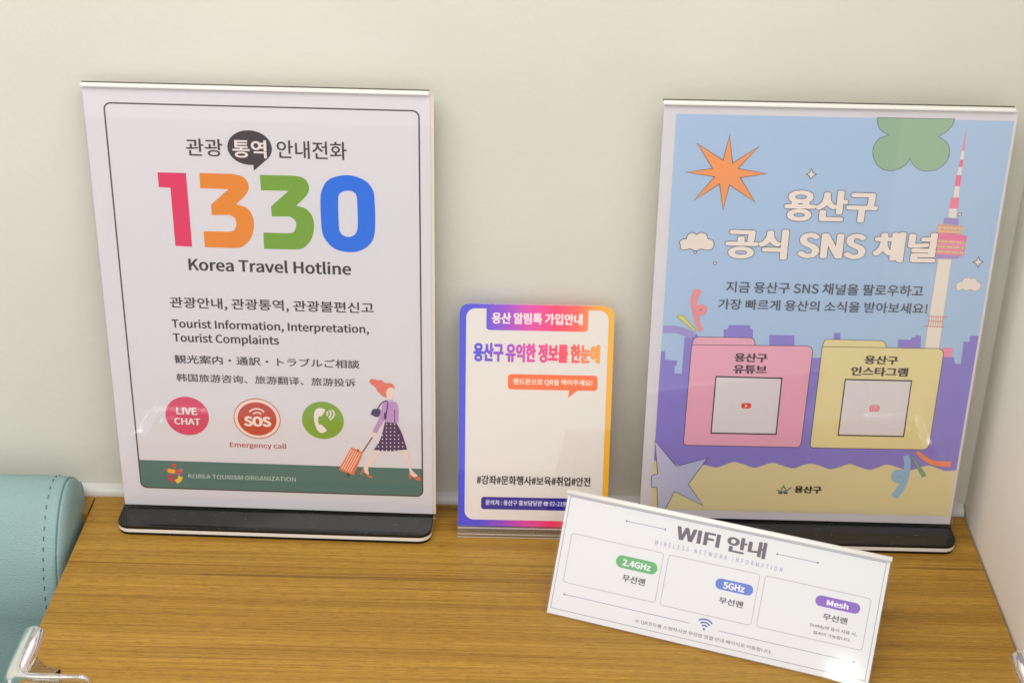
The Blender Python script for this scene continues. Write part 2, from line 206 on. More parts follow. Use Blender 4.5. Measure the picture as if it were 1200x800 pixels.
  ('ell', 'tower_print', 5, 'f0e2c8', [78.83, 208.19], 0.38, 0.41, None, 0.35),
  ('ell', 'tower_print', 5, 'f0e2c8', [81.86, 208.06], 0.38, 0.41, None, 0.35),
  ('ell', 'tower_print', 5, 'f0e2c8', [83.39, 207.99], 0.38, 0.41, None, 0.35),
  ('ell', 'tower_print', 5, 'f0e2c8', [86.42, 207.86], 0.38, 0.41, None, 0.35),
  ('stroke', 'tower_print', 4, 'd3b07c', [[68.52, 205.16], [87.22, 204.28]], 1.3, 0, 0, 0),
  ('ell', 'tower_print', 5, 'f0e2c8', [71.73, 205.03], 0.38, 0.41, None, 0.35),
  ('ell', 'tower_print', 5, 'f0e2c8', [73.25, 204.96], 0.38, 0.41, None, 0.35),
  ('ell', 'tower_print', 5, 'f0e2c8', [76.28, 204.83], 0.38, 0.41, None, 0.35),
  ('ell', 'tower_print', 5, 'f0e2c8', [77.81, 204.77], 0.38, 0.41, None, 0.35),
  ('ell', 'tower_print', 5, 'f0e2c8', [80.84, 204.63], 0.38, 0.42, None, 0.35),
  ('ell', 'tower_print', 5, 'f0e2c8', [82.36, 204.57], 0.38, 0.41, None, 0.35),
  ('ell', 'tower_print', 5, 'f0e2c8', [85.39, 204.44], 0.38, 0.41, None, 0.35),
  ('ell', 'tower_print', 5, 'f0e2c8', [86.92, 204.37], 0.38, 0.41, None, 0.35),
  ('ell', 'tower_print', 5, 'ecd8b0', [69.92, 221.06], 0.38, 0.41, None, 0.35),
  ('ell', 'tower_print', 5, 'ecd8b0', [73.11, 220.94], 0.38, 0.41, None, 0.35),
  ('ell', 'tower_print', 5, 'ecd8b0', [74.72, 220.87], 0.38, 0.41, None, 0.35),
  ('ell', 'tower_print', 5, 'ecd8b0', [77.92, 220.75], 0.38, 0.41, None, 0.35),
  ('ell', 'tower_print', 5, 'ecd8b0', [79.52, 220.69], 0.38, 0.41, None, 0.35),
  ('ell', 'tower_print', 5, 'ecd8b0', [82.72, 220.56], 0.38, 0.41, None, 0.35),
  ('ell', 'tower_print', 5, 'ecd8b0', [84.31, 220.5], 0.38, 0.41, None, 0.35),
  ('poly', 'tower_print', 3, 'a58fc2', [[68.71, 202.99], [86.02, 202.08], [84.57, 200.28], [71.35, 200.27]], 0, [], None, 0.25),
  ('poly', 'tower_print', 3, 'e2d8cc', [[72.13, 200.08], [80.65, 199.98], [80.9, 159.9], [81.39, 152.15], [81.27, 134.72], [71.88, 135.02], [71.77, 158.38]], 0, [], 'c0a8a0', 0.25),
  ('stroke', 'tower_print', 4, 'd07a80', [[70.35, 159.63], [83.7, 159.11]], 0.5, 0, 0, 0),
  ('stroke', 'tower_print', 4, 'd07a80', [[72.08, 156.02], [81.27, 155.82]], 0.5, 0, 0, 0),
  ('stroke', 'tower_print', 4, 'd07a80', [[69.7, 152.17], [82.3, 151.85]], 0.5, 0, 0, 0),
  ('stroke', 'tower_print', 4, 'cf8a90', [[71.94, 159.24], [72.34, 151.92]], 0.4, 0, 0, 0),
  ('stroke', 'tower_print', 4, 'cf8a90', [[73.38, 159.28], [73.79, 151.96]], 0.4, 0, 0, 0),
  ('stroke', 'tower_print', 4, 'cf8a90', [[74.82, 159.31], [75.23, 151.99]], 0.4, 0, 0, 0),
  ('stroke', 'tower_print', 4, 'cf8a90', [[76.26, 159.35], [76.67, 152.03]], 0.4, 0, 0, 0),
  ('stroke', 'tower_print', 4, 'cf8a90', [[77.7, 159.39], [78.12, 152.07]], 0.4, 0, 0, 0),
  ('stroke', 'tower_print', 4, 'cf8a90', [[79.13, 159.43], [79.56, 152.11]], 0.4, 0, 0, 0),
  ('stroke', 'tower_print', 4, 'cf8a90', [[80.57, 159.46], [81.0, 152.14]], 0.4, 0, 0, 0),
  ('poly', 'tower_print', 3, 'e889a8', [[83.73, 136.97], [90.09, 136.77], [90.6, 130.0], [84.1, 130.33]], 0, [], None, 0.35),
  ('text', 'title_lettering#a', 7, 'e6dad2', '용산구', [-28.63, 223.57, 29.86, 244.72], 0.021, 0, 0, 1, '54474f', 0.36),
  ('text', 'title_lettering', 7, 'e6dad2', '공식 SNS 채널', [-63.45, 197.03, 70.46, 217.71], 0.021, 0, 0, 1, '54474f', 0.36),
  ('text', 'lettering#10', 6, '4d4b58', '지금 용산구 SNS 채널을 팔로우하고', [-60.56, 173.18, 65.67, 181.08], 0.005, 0, 0, 1, None, 0),
  ('text', 'lettering#11', 6, '4d4b58', '가장 빠르게 용산의 소식을 받아보세요!', [-64.9, 161.01, 69.97, 168.57], 0.005, 0, 0, 1, None, 0),
  ('stroke', 'streamer_print#1', 4, '9a8fcc', [[-99.38, 145.4], [-91.89, 145.59], [-85.95, 144.07], [-79.51, 141.24]], 5.2, 1, 0, 0),
  ('stroke', 'streamer_print#2', 5, 'e08e90', [[-78.27, 174.49], [-80.33, 169.6], [-80.68, 165.02], [-79.29, 159.08], [-77.69, 152.66], [-76.25, 148.51], [-74.18, 145.12]], 5.0, 1, 0, 0.45),
  ('ell', 'streamer_print#2', 6, 'e08e90', [-75.55, 160.22], 3.8, 4.0, None, 0.35),
  ('ell', 'streamer_print#2', 7, 'b08088', [-75.75, 160.13], 0.87, 0.97, None, 0.35),
  ('poly', 'streamer_print#3', 5, 'd8cd62', [[-90.81, 155.09], [-87.75, 156.56], [-77.69, 145.22], [-78.64, 144.45]], 0, [], '8a8850', 0.3),
  ('stroke', 'streamer_print#4', 5, '8fb6d6', [[70.17, 54.61], [71.74, 49.04], [72.22, 40.01], [71.11, 32.01], [68.93, 26.22], [66.11, 21.53]], 5.6, 1, 0, -0.3),
  ('poly', 'streamer_print#4', 6, '8fb6d6', [[62.62, 38.03], [63.6, 41.8], [67.3, 43.04], [70.89, 41.33], [71.84, 37.73], [70.82, 34.28], [67.59, 33.05], [64.0, 34.65]], 1, [[[66.85, 38.15], [67.62, 38.97], [68.6, 38.09], [67.85, 37.16]]], '6a90a8', 0.25),
  ('poly', 'streamer_print#5', 5, '7fa68c', [[73.58, 54.15], [74.78, 54.52], [85.81, 39.49], [83.42, 37.83]], 0, [], '5a8070', 0.3),
  ('stroke', 'streamer_print#6', 5, 'ea8a60', [[77.22, 57.95], [82.34, 53.28], [88.05, 50.07], [94.0, 48.78], [101.4, 48.76]], 4.8, 1, 0, -0.5),
  ('poly', 'pink_folder', 4, 'e0a3b8', [[-80.08, 134.28], [-79.21, 138.06], [-78.22, 139.84], [-75.71, 140.66], [-42.33, 140.91], [-40.16, 140.22], [-39.11, 138.37], [-38.39, 135.13]], 0, [], '4a3a48', 0.4),
  ('poly', 'pink_folder', 5, 'e0a3b8', [[-80.03, 133.53], [-79.55, 134.8], [-4.58, 135.9], [-2.03, 134.96], [-0.64, 132.23], [-1.34, 62.86], [-1.91, 60.44], [-3.62, 59.05], [-79.22, 58.65], [-80.59, 60.09]], 0, [], '4a3a48', 0.4),
  ('text', 'pink_folder', 6, '3d2f38', '용산구', [-51.46, 123.0, -29.63, 129.63], 0.016, 0, 0, 1, None, 0),
  ('text', 'pink_folder', 6, '3d2f38', '유튜브', [-51.55, 114.35, -29.21, 120.76], 0.016, 0, 0, 1, None, 0),
  ('poly', 'pink_folder', 6, '221c22', [[-62.83, 112.17], [-18.54, 112.08], [-18.52, 68.38], [-62.94, 68.06]], 0, [], None, 0.35),
  ('poly', 'pink_folder', 7, 'd6cfd2', [[-62.04, 111.19], [-19.29, 111.12], [-19.32, 69.38], [-62.17, 69.07]], 0, [], None, 0.35),
  ('rr', 'pink_folder', 8, 'd8403c', [-43.98, 88.28, -37.39, 92.28], 1.6, None, 0.35, 1),
  ('poly', 'pink_folder', 9, 'efe0dc', [[-41.63, 91.3], [-39.6, 90.18], [-41.44, 89.09]], 0, [], None, 0.35),
  ('poly', 'yellow_folder', 4, 'dccf98', [[5.32, 135.03], [5.81, 138.8], [6.74, 140.57], [8.79, 141.13], [42.69, 140.89], [45.2, 140.34], [46.3, 138.62], [47.11, 135.63]], 0, [], '4a3a48', 0.4),
  ('poly', 'yellow_folder', 5, 'dccf98', [[5.23, 134.78], [5.69, 135.67], [80.5, 136.26], [83.4, 135.34], [84.78, 132.61], [84.74, 63.29], [83.7, 60.72], [81.44, 59.59], [6.28, 59.06], [4.86, 60.63]], 0, [], '4a3a48', 0.4),
  ('text', 'yellow_folder', 6, '3d2f38', '용산구', [33.74, 123.64, 55.95, 130.0], 0.016, 0, 0, 1, None, 0),
  ('text', 'yellow_folder', 6, '3d2f38', '인스타그램', [25.98, 114.93, 63.44, 121.57], 0.016, 0, 0, 1, None, 0),
  ('poly', 'yellow_folder', 6, '221c22', [[22.52, 112.29], [66.9, 112.47], [67.03, 69.05], [22.38, 68.86]], 0, [], None, 0.35),
  ('poly', 'yellow_folder', 7, 'd6cfd2', [[23.32, 111.33], [66.16, 111.51], [66.21, 70.05], [23.14, 69.85]], 0, [], None, 0.35),
  ('rr', 'yellow_folder', 8, 'd8506c', [41.42, 88.02, 47.92, 93.06], 1.8, None, 0.35, 1),
  ('rr', 'yellow_folder', 9, None, [42.42, 88.78, 46.92, 92.31], 1.4, 'f0dcd8', 0.45, 0),
  ('ell', 'yellow_folder', 9, 'f0dcd8', [44.67, 90.54], 1.13, 1.04, None, 0.35),
  ('ell', 'yellow_folder', 10, 'e0784e', [44.67, 90.54], 0.68, 0.65, None, 0.35),
  ('poly', 'star_print', 6, 'GSTAR', [[-99.99, 61.53], [-84.35, 41.74], [-63.55, 48.89], [-75.21, 27.76], [-63.99, 10.76], [-84.39, 21.74], [-90.04, 6.5], [-91.43, 5.05], [-94.87, 4.95], [-96.46, 24.5], [-100.18, 24.62], [-100.68, 33.65], [-96.61, 35.71]], 0, [], '30283a', 0.4),
  ('stroke', 'emblem', 6, '4a8a5a', [[-11.45, 24.79], [-10.02, 28.27], [-8.25, 24.88]], 0.9, 0, 0, 0),
  ('stroke', 'emblem', 6, '2c5a90', [[-14.39, 24.93], [-11.06, 23.65], [-7.7, 24.21], [-4.68, 27.28]], 0.8, 1, 0, 0),
  ('stroke', 'emblem', 6, '28406e', [[-13.19, 22.44], [-10.46, 22.52]], 1.3, 0, 0, 0),
  ('stroke', 'emblem', 6, '28406e', [[-9.49, 22.55], [-6.77, 22.62]], 1.3, 0, 0, 0),
  ('text', 'lettering#12', 6, '2a2228', '용산구', [-2.57, 22.84, 16.3, 28.61], 0.02, 0, 0, 1, None, 0),
 ],
 3: [
  ('rr', 'face_print', 1, 'dcd6d0', [-46.69, 4.44, 47.34, 155.07], 6.3, None, 0.3, 1),
  ('tab', 'tab_print', 2, 'GRAD', [-33.35, 140.33, 33.93, 155.37], 2.2),
  ('text', 'lettering#13', 3, 'f0dade', '용산 알림톡 가입안내', [-29.85, 144.78, 30.3, 152.6], 0.018, 0, 0, 1, None, 0),
  ('text', 'title_lettering', 3, 'GRAD', '용산구 유익한 정보를 한눈에', [-41.81, 118.36, 42.45, 131.58], 0.024, 0, 0, 1, None, 0),
  ('rr', 'speech_bubble', 2, 'f06a2c', [-18.45, 99.23, 41.42, 109.98], 2.4, None, 0.35, 1),
  ('poly', 'speech_bubble', 3, 'f06a2c', [[22.8, 101.09], [28.83, 101.21], [28.69, 99.74], [22.07, 94.01]], 0, [], None, 0.35),
  ('text', 'speech_bubble', 3, 'f4d8c4', '핸드폰으로 QR을 찍어주세요!', [-15.07, 102.19, 38.07, 106.93], 0.014, 0, 0, 1, None, 0),
  ('text', 'lettering#14', 3, '221e26', '#강좌#문화행사#보육#취업#안전', [-38.59, 30.5, 38.94, 37.16], 0.012, 0, 0, 1, None, 0),
  ('rr', 'contact_bar', 2, '1c1a92', [-35.45, 12.26, 36.1, 21.38], 2.0, None, 0.3, 1),
  ('text', 'contact_bar', 3, 'cfd0ec', '문의처 : 용산구 홍보담당관 ☎ 02-2199', [-32.45, 15.33, 24.26, 19.3], 0.012, 0, 0, 1, None, 0),
 ],
 4: [
  ('rr', 'border_line', 1, None, [-100.52, 4.82, 100.27, 77.47], 0.05, '787c96', 0.32, 0),
  ('stroke', 'rule_line#15', 1, '787c96', [[-61.8, 69.33], [-36.53, 69.33]], 0.34, 0, 0, 0),
  ('ell', 'rule_line#15', 2, '787c96', [-61.8, 69.33], 0.65, 0.65, None, 0.3),
  ('ell', 'rule_line#15', 2, '787c96', [-36.53, 69.33], 0.65, 0.65, None, 0.3),
  ('stroke', 'rule_line#16', 1, '787c96', [[34.97, 68.87], [60.04, 68.87]], 0.34, 0, 0, 0),
  ('ell', 'rule_line#16', 2, '787c96', [34.97, 68.87], 0.65, 0.65, None, 0.3),
  ('ell', 'rule_line#16', 2, '787c96', [60.04, 68.87], 0.65, 0.65, None, 0.3),
  ('stroke', 'rule_line#17', 1, '787c96', [[-93.23, 15.04], [-10.44, 15.04]], 0.34, 0, 0, 0),
  ('ell', 'rule_line#17', 2, '787c96', [-93.23, 15.04], 0.65, 0.65, None, 0.3),
  ('stroke', 'rule_line#18', 1, '787c96', [[7.8, 14.41], [91.79, 14.41]], 0.34, 0, 0, 0),
  ('ell', 'rule_line#18', 2, '787c96', [91.79, 14.41], 0.65, 0.65, None, 0.3),
  ('text', 'lettering#19', 1, '5c565e', 'WIFI 안내', [-29.22, 63.97, 28.0, 74.2], 0.015, 0, 0, 1, None, 0),
  ('text', 'lettering#20', 1, '9698b4', 'WIRELESS NETWORK INFORMATION', [-41.65, 58.59, 39.71, 61.43], 0.006, 0, 0, 1.35, None, 0),
  ('rr', 'network_card#21', 1, None, [-95.5, 22.71, -34.69, 54.44], 1.8, 'a9a2a6', 0.38, 0),
  ('rr', 'network_card#22', 1, None, [-31.25, 22.14, 26.8, 54.25], 1.8, 'a9a2a6', 0.38, 0),
  ('rr', 'network_card#23', 1, None, [30.28, 22.31, 95.26, 54.26], 1.8, 'a9a2a6', 0.38, 0),
  ('rr', 'frequency_badge#1', 1, '5aa466', [-64.0, 39.64, -36.93, 47.48], 3.91, None, 0.3, 1),
  ('rr', 'frequency_badge#2', 1, '5874c4', [0.57, 39.86, 24.45, 46.66], 3.39, None, 0.3, 1),
  ('rr', 'frequency_badge#3', 1, '7f58b4', [62.66, 43.18, 89.9, 49.76], 3.28, None, 0.3, 1),
  ('text', 'frequency_badge#1', 2, 'eee8ee', '2.4GHz', [-59.68, 41.32, -41.16, 45.46], 0.014, 0, 0, 1, None, 0),
  ('text', 'frequency_badge#2', 2, 'eee8ee', '5GHz', [5.61, 40.98, 19.24, 45.22], 0.014, 0, 0, 1, None, 0),
  ('text', 'frequency_badge#3', 2, 'eee8ee', 'Mesh', [69.66, 44.6, 82.89, 48.23], 0.014, 0, 0, 1, None, 0),
  ('text', 'lettering#24', 1, '5a5258', '무선랜', [-58.01, 31.4, -43.04, 35.99], 0.012, 0, 0, 1, None, 0),
  ('text', 'lettering#25', 1, '5a5258', '무선랜', [4.6, 31.33, 19.97, 35.44], 0.012, 0, 0, 1, None, 0),
  ('text', 'lettering#26', 1, '5a5258', '무선랜', [68.82, 35.58, 83.81, 39.59], 0.012, 0, 0, 1, None, 0),
  ('text', 'lettering#27', 1, '6a6268', 'buddy와 동시 사용 시,', [62.3, 29.49, 90.75, 32.11], 0.006, 0, 0, 1, None, 0),
  ('text', 'lettering#28', 1, '6a6268', '접속이 가능합니다.', [64.81, 25.72, 87.83, 27.8], 0.006, 0, 0, 1, None, 0),
  ('text', 'lettering#29', 1, '6e666c', '※ QR코드를 스캔하시면 무선랜 연결 안내 페이지로 이동합니다.', [-45.13, 7.47, 42.54, 10.09], 0.004, 0, 0, 1, None, 0),
  ('ell', 'wifi_symbol', 1, '4a5ca0', [-1.3, 13.38], 0.75, 0.75, None, 0.3),
  ('stroke', 'wifi_symbol', 1, '4a5ca0', [[0.44, 15.0], [0.2, 15.23], [-0.08, 15.42], [-0.37, 15.57], [-0.68, 15.68], [-1.01, 15.74], [-1.34, 15.76], [-1.67, 15.73], [-1.99, 15.65], [-2.3, 15.53], [-2.59, 15.37], [-2.86, 15.17]], 0.95, 0, 0, 0),
  ('stroke', 'wifi_symbol', 1, '4a5ca0', [[1.8, 16.27], [1.37, 16.67], [0.88, 17.01], [0.36, 17.28], [-0.2, 17.48], [-0.78, 17.59], [-1.37, 17.62], [-1.96, 17.57], [-2.54, 17.43], [-3.09, 17.22], [-3.61, 16.94], [-4.08, 16.58]], 0.95, 0, 0, 0),
  ('stroke', 'wifi_symbol', 1, '4a5ca0', [[3.26, 17.63], [2.62, 18.22], [1.91, 18.72], [1.13, 19.12], [0.31, 19.4], [-0.54, 19.56], [-1.41, 19.61], [-2.27, 19.53], [-3.12, 19.34], [-3.93, 19.03], [-4.69, 18.61], [-5.39, 18.08]], 0.95, 0, 0, 0),
 ],
}
# ------------------------------------------------------------------ materials
def lin(v):
    v /= 255.0
    return v/12.92 if v <= 0.04045 else ((v+0.055)/1.055)**2.4

def hexcol(h, k=1.0):
    return tuple(min(0.95, lin(int(h[i:i+2], 16))*k) for i in (0, 2, 4)) + (1,)

MATS = {}
def new_mat(name):
    m = bpy.data.materials.new(name); m.use_nodes = True
    nt = m.node_tree
    return m, nt, nt.nodes["Principled BSDF"]

def N(nt, kind, **kw):
    n = nt.nodes.new(kind)
    for k, v in kw.items():
        if k in n.inputs: n.inputs[k].default_value = v
        else: setattr(n, k, v)
    return n

INK = 1.14          # ink reflectance against its look in the photograph
def ink(h):
    if h in MATS: return MATS[h]
    if h == 'GRAD': m = gradient_ink()
    elif h == 'GSTAR': m = star_ink()
    else:
        m, nt, p = new_mat("ink_"+h)
        p.inputs["Base Color"].default_value = hexcol(h, INK)
        p.inputs["Roughness"].default_value = 0.45
        p.inputs["Specular IOR Level"].default_value = 0.25
    MATS[h] = m
    return m

def ramp_mat(name, axis, lo, hi, stops, rough=0.3):
    m, nt, p = new_mat(name)
    tc = N(nt, 'ShaderNodeTexCoord'); sp = N(nt, 'ShaderNodeSeparateXYZ')
    nt.links.new(tc.outputs['Object'], sp.inputs[0])
    mr = N(nt, 'ShaderNodeMapRange'); mr.inputs[1].default_value = lo; mr.inputs[2].default_value = hi
    nt.links.new(sp.outputs[axis], mr.inputs[0])
    r = N(nt, 'ShaderNodeValToRGB')
    while len(r.color_ramp.elements) < len(stops): r.color_ramp.elements.new(0.5)
    for e, (pos, h) in zip(r.color_ramp.elements, stops):
        e.position = pos; e.color = hexcol(h, INK)
    nt.links.new(mr.outputs[0], r.inputs[0]); nt.links.new(r.outputs[0], p.inputs["Base Color"])
    p.inputs["Roughness"].default_value = rough
    p.inputs["Specular IOR Level"].default_value = 0.3
    return m

def gradient_ink():
    return ramp_mat("ink_rainbow", 0, -0.051, 0.051, [(0, '3c46d4'), (0.14, '4a46d0'), (0.30, '9440c4'), (0.45, 'd83ca4'), (0.62, 'ec2c68'), (0.76, 'f65a4c'), (0.88, 'fa9a34'), (1, 'f8b018')])

def star_ink():
    return ramp_mat("ink_star", 0, -0.100, -0.038, [(0, 'c2c2da'), (0.5, 'b2b8da'), (1, 'a4a8dc')])

def simple(name, col, rough=0.5, spec=0.5, coat=0.0, bump=None):
    m, nt, p = new_mat(name)
    p.inputs["Base Color"].default_value = col
    p.inputs["Roughness"].default_value = rough
    p.inputs["Specular IOR Level"].default_value = spec
    p.inputs["Coat Weight"].default_value = coat
    p.inputs["Coat Roughness"].default_value = 0.05
    if bump:
        sc, st, dist = bump
        tc = N(nt, 'ShaderNodeTexCoord'); nz = N(nt, 'ShaderNodeTexNoise', Scale=sc, Detail=4.0)
        b = N(nt, 'ShaderNodeBump', Strength=st, Distance=dist)
        nt.links.new(tc.outputs['Object'], nz.inputs['Vector']); nt.links.new(nz.outputs[0], b.inputs['Height'])
        nt.links.new(b.outputs[0], p.inputs['Normal'])
    return m

def clear_plastic(name, tint=(1, 1, 1, 1), haze=0.0, haze_col=(0.8, 0.8, 0.78, 1), rough=0.02, edge=0.85, base=0.05):
    """thin clear sheet: see-through, with a grazing-angle gloss"""
    m, nt, p = new_mat(name)
    nt.nodes.remove(p)
    out = [n for n in nt.nodes if n.type == 'OUTPUT_MATERIAL'][0]
    tr = N(nt, 'ShaderNodeBsdfTransparent'); tr.inputs[0].default_value = tint
    gl = N(nt, 'ShaderNodeBsdfGlossy', Roughness=rough); gl.inputs[0].default_value = (1, 1, 1, 1)
    lw = N(nt, 'ShaderNodeLayerWeight', Blend=0.5)
    pw = N(nt, 'ShaderNodeMath', operation='POWER'); pw.inputs[1].default_value = 4.0
    ma = N(nt, 'ShaderNodeMath', operation='MULTIPLY_ADD'); ma.inputs[1].default_value = edge; ma.inputs[2].default_value = base
    nt.links.new(lw.outputs['Facing'], pw.inputs[0]); nt.links.new(pw.outputs[0], ma.inputs[0])
    src = tr
    if haze > 0:
        df = N(nt, 'ShaderNodeBsdfDiffuse'); df.inputs[0].default_value = haze_col
        tl = N(nt, 'ShaderNodeBsdfTranslucent'); tl.inputs[0].default_value = haze_col
        m2 = N(nt, 'ShaderNodeMixShader'); m2.inputs[0].default_value = 0.5
        nt.links.new(df.outputs[0], m2.inputs[1]); nt.links.new(tl.outputs[0], m2.inputs[2])
        m1 = N(nt, 'ShaderNodeMixShader'); m1.inputs[0].default_value = haze
        nt.links.new(tr.outputs[0], m1.inputs[1]); nt.links.new(m2.outputs[0], m1.inputs[2])
        src = m1
    mx = N(nt, 'ShaderNodeMixShader')
    nt.links.new(ma.outputs[0], mx.inputs[0]); nt.links.new(src.outputs[0], mx.inputs[1]); nt.links.new(gl.outputs[0], mx.inputs[2])
    nt.links.new(mx.outputs[0], out.inputs[0])
    return m

def wood_mat():
    m, nt, p = new_mat("oak_laminate")
    tc = N(nt, 'ShaderNodeTexCoord')
    def noise(sx, sy, scale, det, rough=0.6, dist=0.0):
        mp = N(nt, 'ShaderNodeMapping'); mp.inputs['Scale'].default_value = (sx, sy, sy)
        nt.links.new(tc.outputs['Object'], mp.inputs[0])
        n = N(nt, 'ShaderNodeTexNoise', Scale=scale, Detail=det, Roughness=rough, Distortion=dist)
        nt.links.new(mp.outputs[0], n.inputs['Vector']); return n.outputs[0]
    def ramp(src, stops):
        r = N(nt, 'ShaderNodeValToRGB')
        while len(r.color_ramp.elements) < len(stops): r.color_ramp.elements.new(0.5)
        for e, (pos, c) in zip(r.color_ramp.elements, stops): e.position = pos; e.color = c
        nt.links.new(src, r.inputs[0]); return r.outputs[0]
    def mix(bt, fac, a, b):
        x = N(nt, 'ShaderNodeMix', data_type='RGBA', blend_type=bt)
        if isinstance(fac, float): x.inputs[0].default_value = fac
        else: nt.links.new(fac, x.inputs[0])
        nt.links.new(a, x.inputs[6])
        if isinstance(b, tuple): x.inputs[7].default_value = b
        else: nt.links.new(b, x.inputs[7])
        return x.outputs[2]
    broad = ramp(noise(0.7, 52, 1.0, 4, 0.55), [(0.30, WOOD_A), (0.50, WOOD_B), (0.70, WOOD_C)])
    fine = ramp(noise(7, 620, 1.0, 4, 0.7), [(0.30, (0.66, 0.62, 0.55, 1)), (0.52, (1, 1, 1, 1)), (0.72, (1.18, 1.18, 1.15, 1))])
    c = mix('MULTIPLY', 0.8, broad, fine)
    pores = ramp(noise(110, 1150, 1.0, 3, 0.75), [(0.36, (0.72, 0.66, 0.58, 1)), (0.50, (1, 1, 1, 1)), (0.68, (1.12, 1.12, 1.1, 1))])
    c = mix('MULTIPLY', 0.95, c, pores)
    line = ramp(noise(0.55, 58, 1.0, 1.2, 0.5, 0.05), [(0.480, (0, 0, 0, 1)), (0.498, (1, 1, 1, 1)), (0.504, (0, 0, 0, 1))])
    gate = ramp(noise(0.5, 18, 1.0, 2), [(0.42, (0, 0, 0, 1)), (0.52, (1, 1, 1, 1))])
    lg = mix('MULTIPLY', 1.0, line, gate)
    c2 = mix('MIX', lg, c, (0.12, 0.052, 0.008, 1))
    l2 = ramp(noise(1.2, 170, 1.0, 1.5, 0.5, 0.05), [(0.46, (1, 1, 1, 1)), (0.50, (0.70, 0.62, 0.5, 1)), (0.53, (1, 1, 1, 1))])
    c3 = mix('MULTIPLY', 0.62, mix('MIX', 0.85, c, c2), l2)
    nt.links.new(c3, p.inputs["Base Color"])
    p.inputs["Roughness"].default_value = 0.42
    p.inputs["Specular IOR Level"].default_value = 0.35
    b = N(nt, 'ShaderNodeBump', Strength=0.12, Distance=0.0006)
    nt.links.new(pores, b.inputs['Height']); nt.links.new(b.outputs[0], p.inputs['Normal'])
    return m
WOOD_A = (0.285, 0.146, 0.016, 1); WOOD_B = (0.365, 0.196, 0.024, 1); WOOD_C = (0.435, 0.245, 0.038, 1)

def wall_mat(name, col):
    m, nt, p = new_mat(name)
    tc = N(nt, 'ShaderNodeTexCoord')
    a = N(nt, 'ShaderNodeTexNoise', Scale=5.0, Detail=3.0)
    nt.links.new(tc.outputs['Object'], a.inputs['Vector'])
    r = N(nt, 'ShaderNodeValToRGB')
    r.color_ramp.elements[0].position = 0.35; r.color_ramp.elements[1].position = 0.65
    r.color_ramp.elements[0].color = tuple(v*0.96 for v in col[:3])+(1,)
    r.color_ramp.elements[1].color = tuple(v*1.03 for v in col[:3])+(1,)
    nt.links.new(a.outputs[0], r.inputs[0]); nt.links.new(r.outputs[0], p.inputs["Base Color"])
    p.inputs["Roughness"].default_value = 0.6
    p.inputs["Specular IOR Level"].default_value = 0.3
    n1 = N(nt, 'ShaderNodeTexNoise', Scale=170.0, Detail=5.0, Roughness=0.62)
    nt.links.new(tc.outputs['Object'], n1.inputs['Vector'])
    b = N(nt, 'ShaderNodeBump', Strength=0.20, Distance=0.0014)
    nt.links.new(n1.outputs[0], b.inputs['Height']); nt.links.new(b.outputs[0], p.inputs['Normal'])
    return m

def leather_mat():
    m, nt, p = new_mat("teal_leatherette")
    tc = N(nt, 'ShaderNodeTexCoord')
    v = N(nt, 'ShaderNodeTexVoronoi', Scale=480.0)
    n = N(nt, 'ShaderNodeTexNoise', Scale=14.0, Detail=3.0)
    mp = N(nt, 'ShaderNodeMapping'); mp.inputs['Scale'].default_value = (1, 1, 2.2)
    nt.links.new(tc.outputs['Object'], mp.inputs[0]); nt.links.new(mp.outputs[0], v.inputs['Vector'])
    nt.links.new(tc.outputs['Object'], n.inputs['Vector'])
    r = N(nt, 'ShaderNodeValToRGB')
    r.color_ramp.elements[0].position = 0.3; r.color_ramp.elements[1].position = 0.7
    r.color_ramp.elements[0].color = (0.225, 0.350, 0.345, 1); r.color_ramp.elements[1].color = (0.25, 0.385, 0.378, 1)
    nt.links.new(n.outputs[0], r.inputs[0]); nt.links.new(r.outputs[0], p.inputs["Base Color"])
    p.inputs["Roughness"].default_value = 0.5
    p.inputs["Specular IOR Level"].default_value = 0.4
    b = N(nt, 'ShaderNodeBump', Strength=0.40, Distance=0.0007)
    nt.links.new(v.outputs['Distance'], b.inputs['Height']); nt.links.new(b.outputs[0], p.inputs['Normal'])
    return m

def base_black():
    m, nt, p = new_mat("gloss_black_acrylic")
    tc = N(nt, 'ShaderNodeTexCoord')
    n = N(nt, 'ShaderNodeTexNoise', Scale=900.0, Detail=2.0)
    nt.links.new(tc.outputs['Object'], n.inputs['Vector'])
    r = N(nt, 'ShaderNodeValToRGB')
    r.color_ramp.elements[0].position = 0.69; r.color_ramp.elements[1].position = 0.76
    r.color_ramp.elements[0].color = (0.006, 0.006, 0.006, 1); r.color_ramp.elements[1].color = (0.16, 0.15, 0.13, 1)
    nt.links.new(n.outputs[0], r.inputs[0]); nt.links.new(r.outputs[0], p.inputs["Base Color"])
    p.inputs["Roughness"].default_value = 0.045
    p.inputs["Specular IOR Level"].default_value = 0.5
    return m

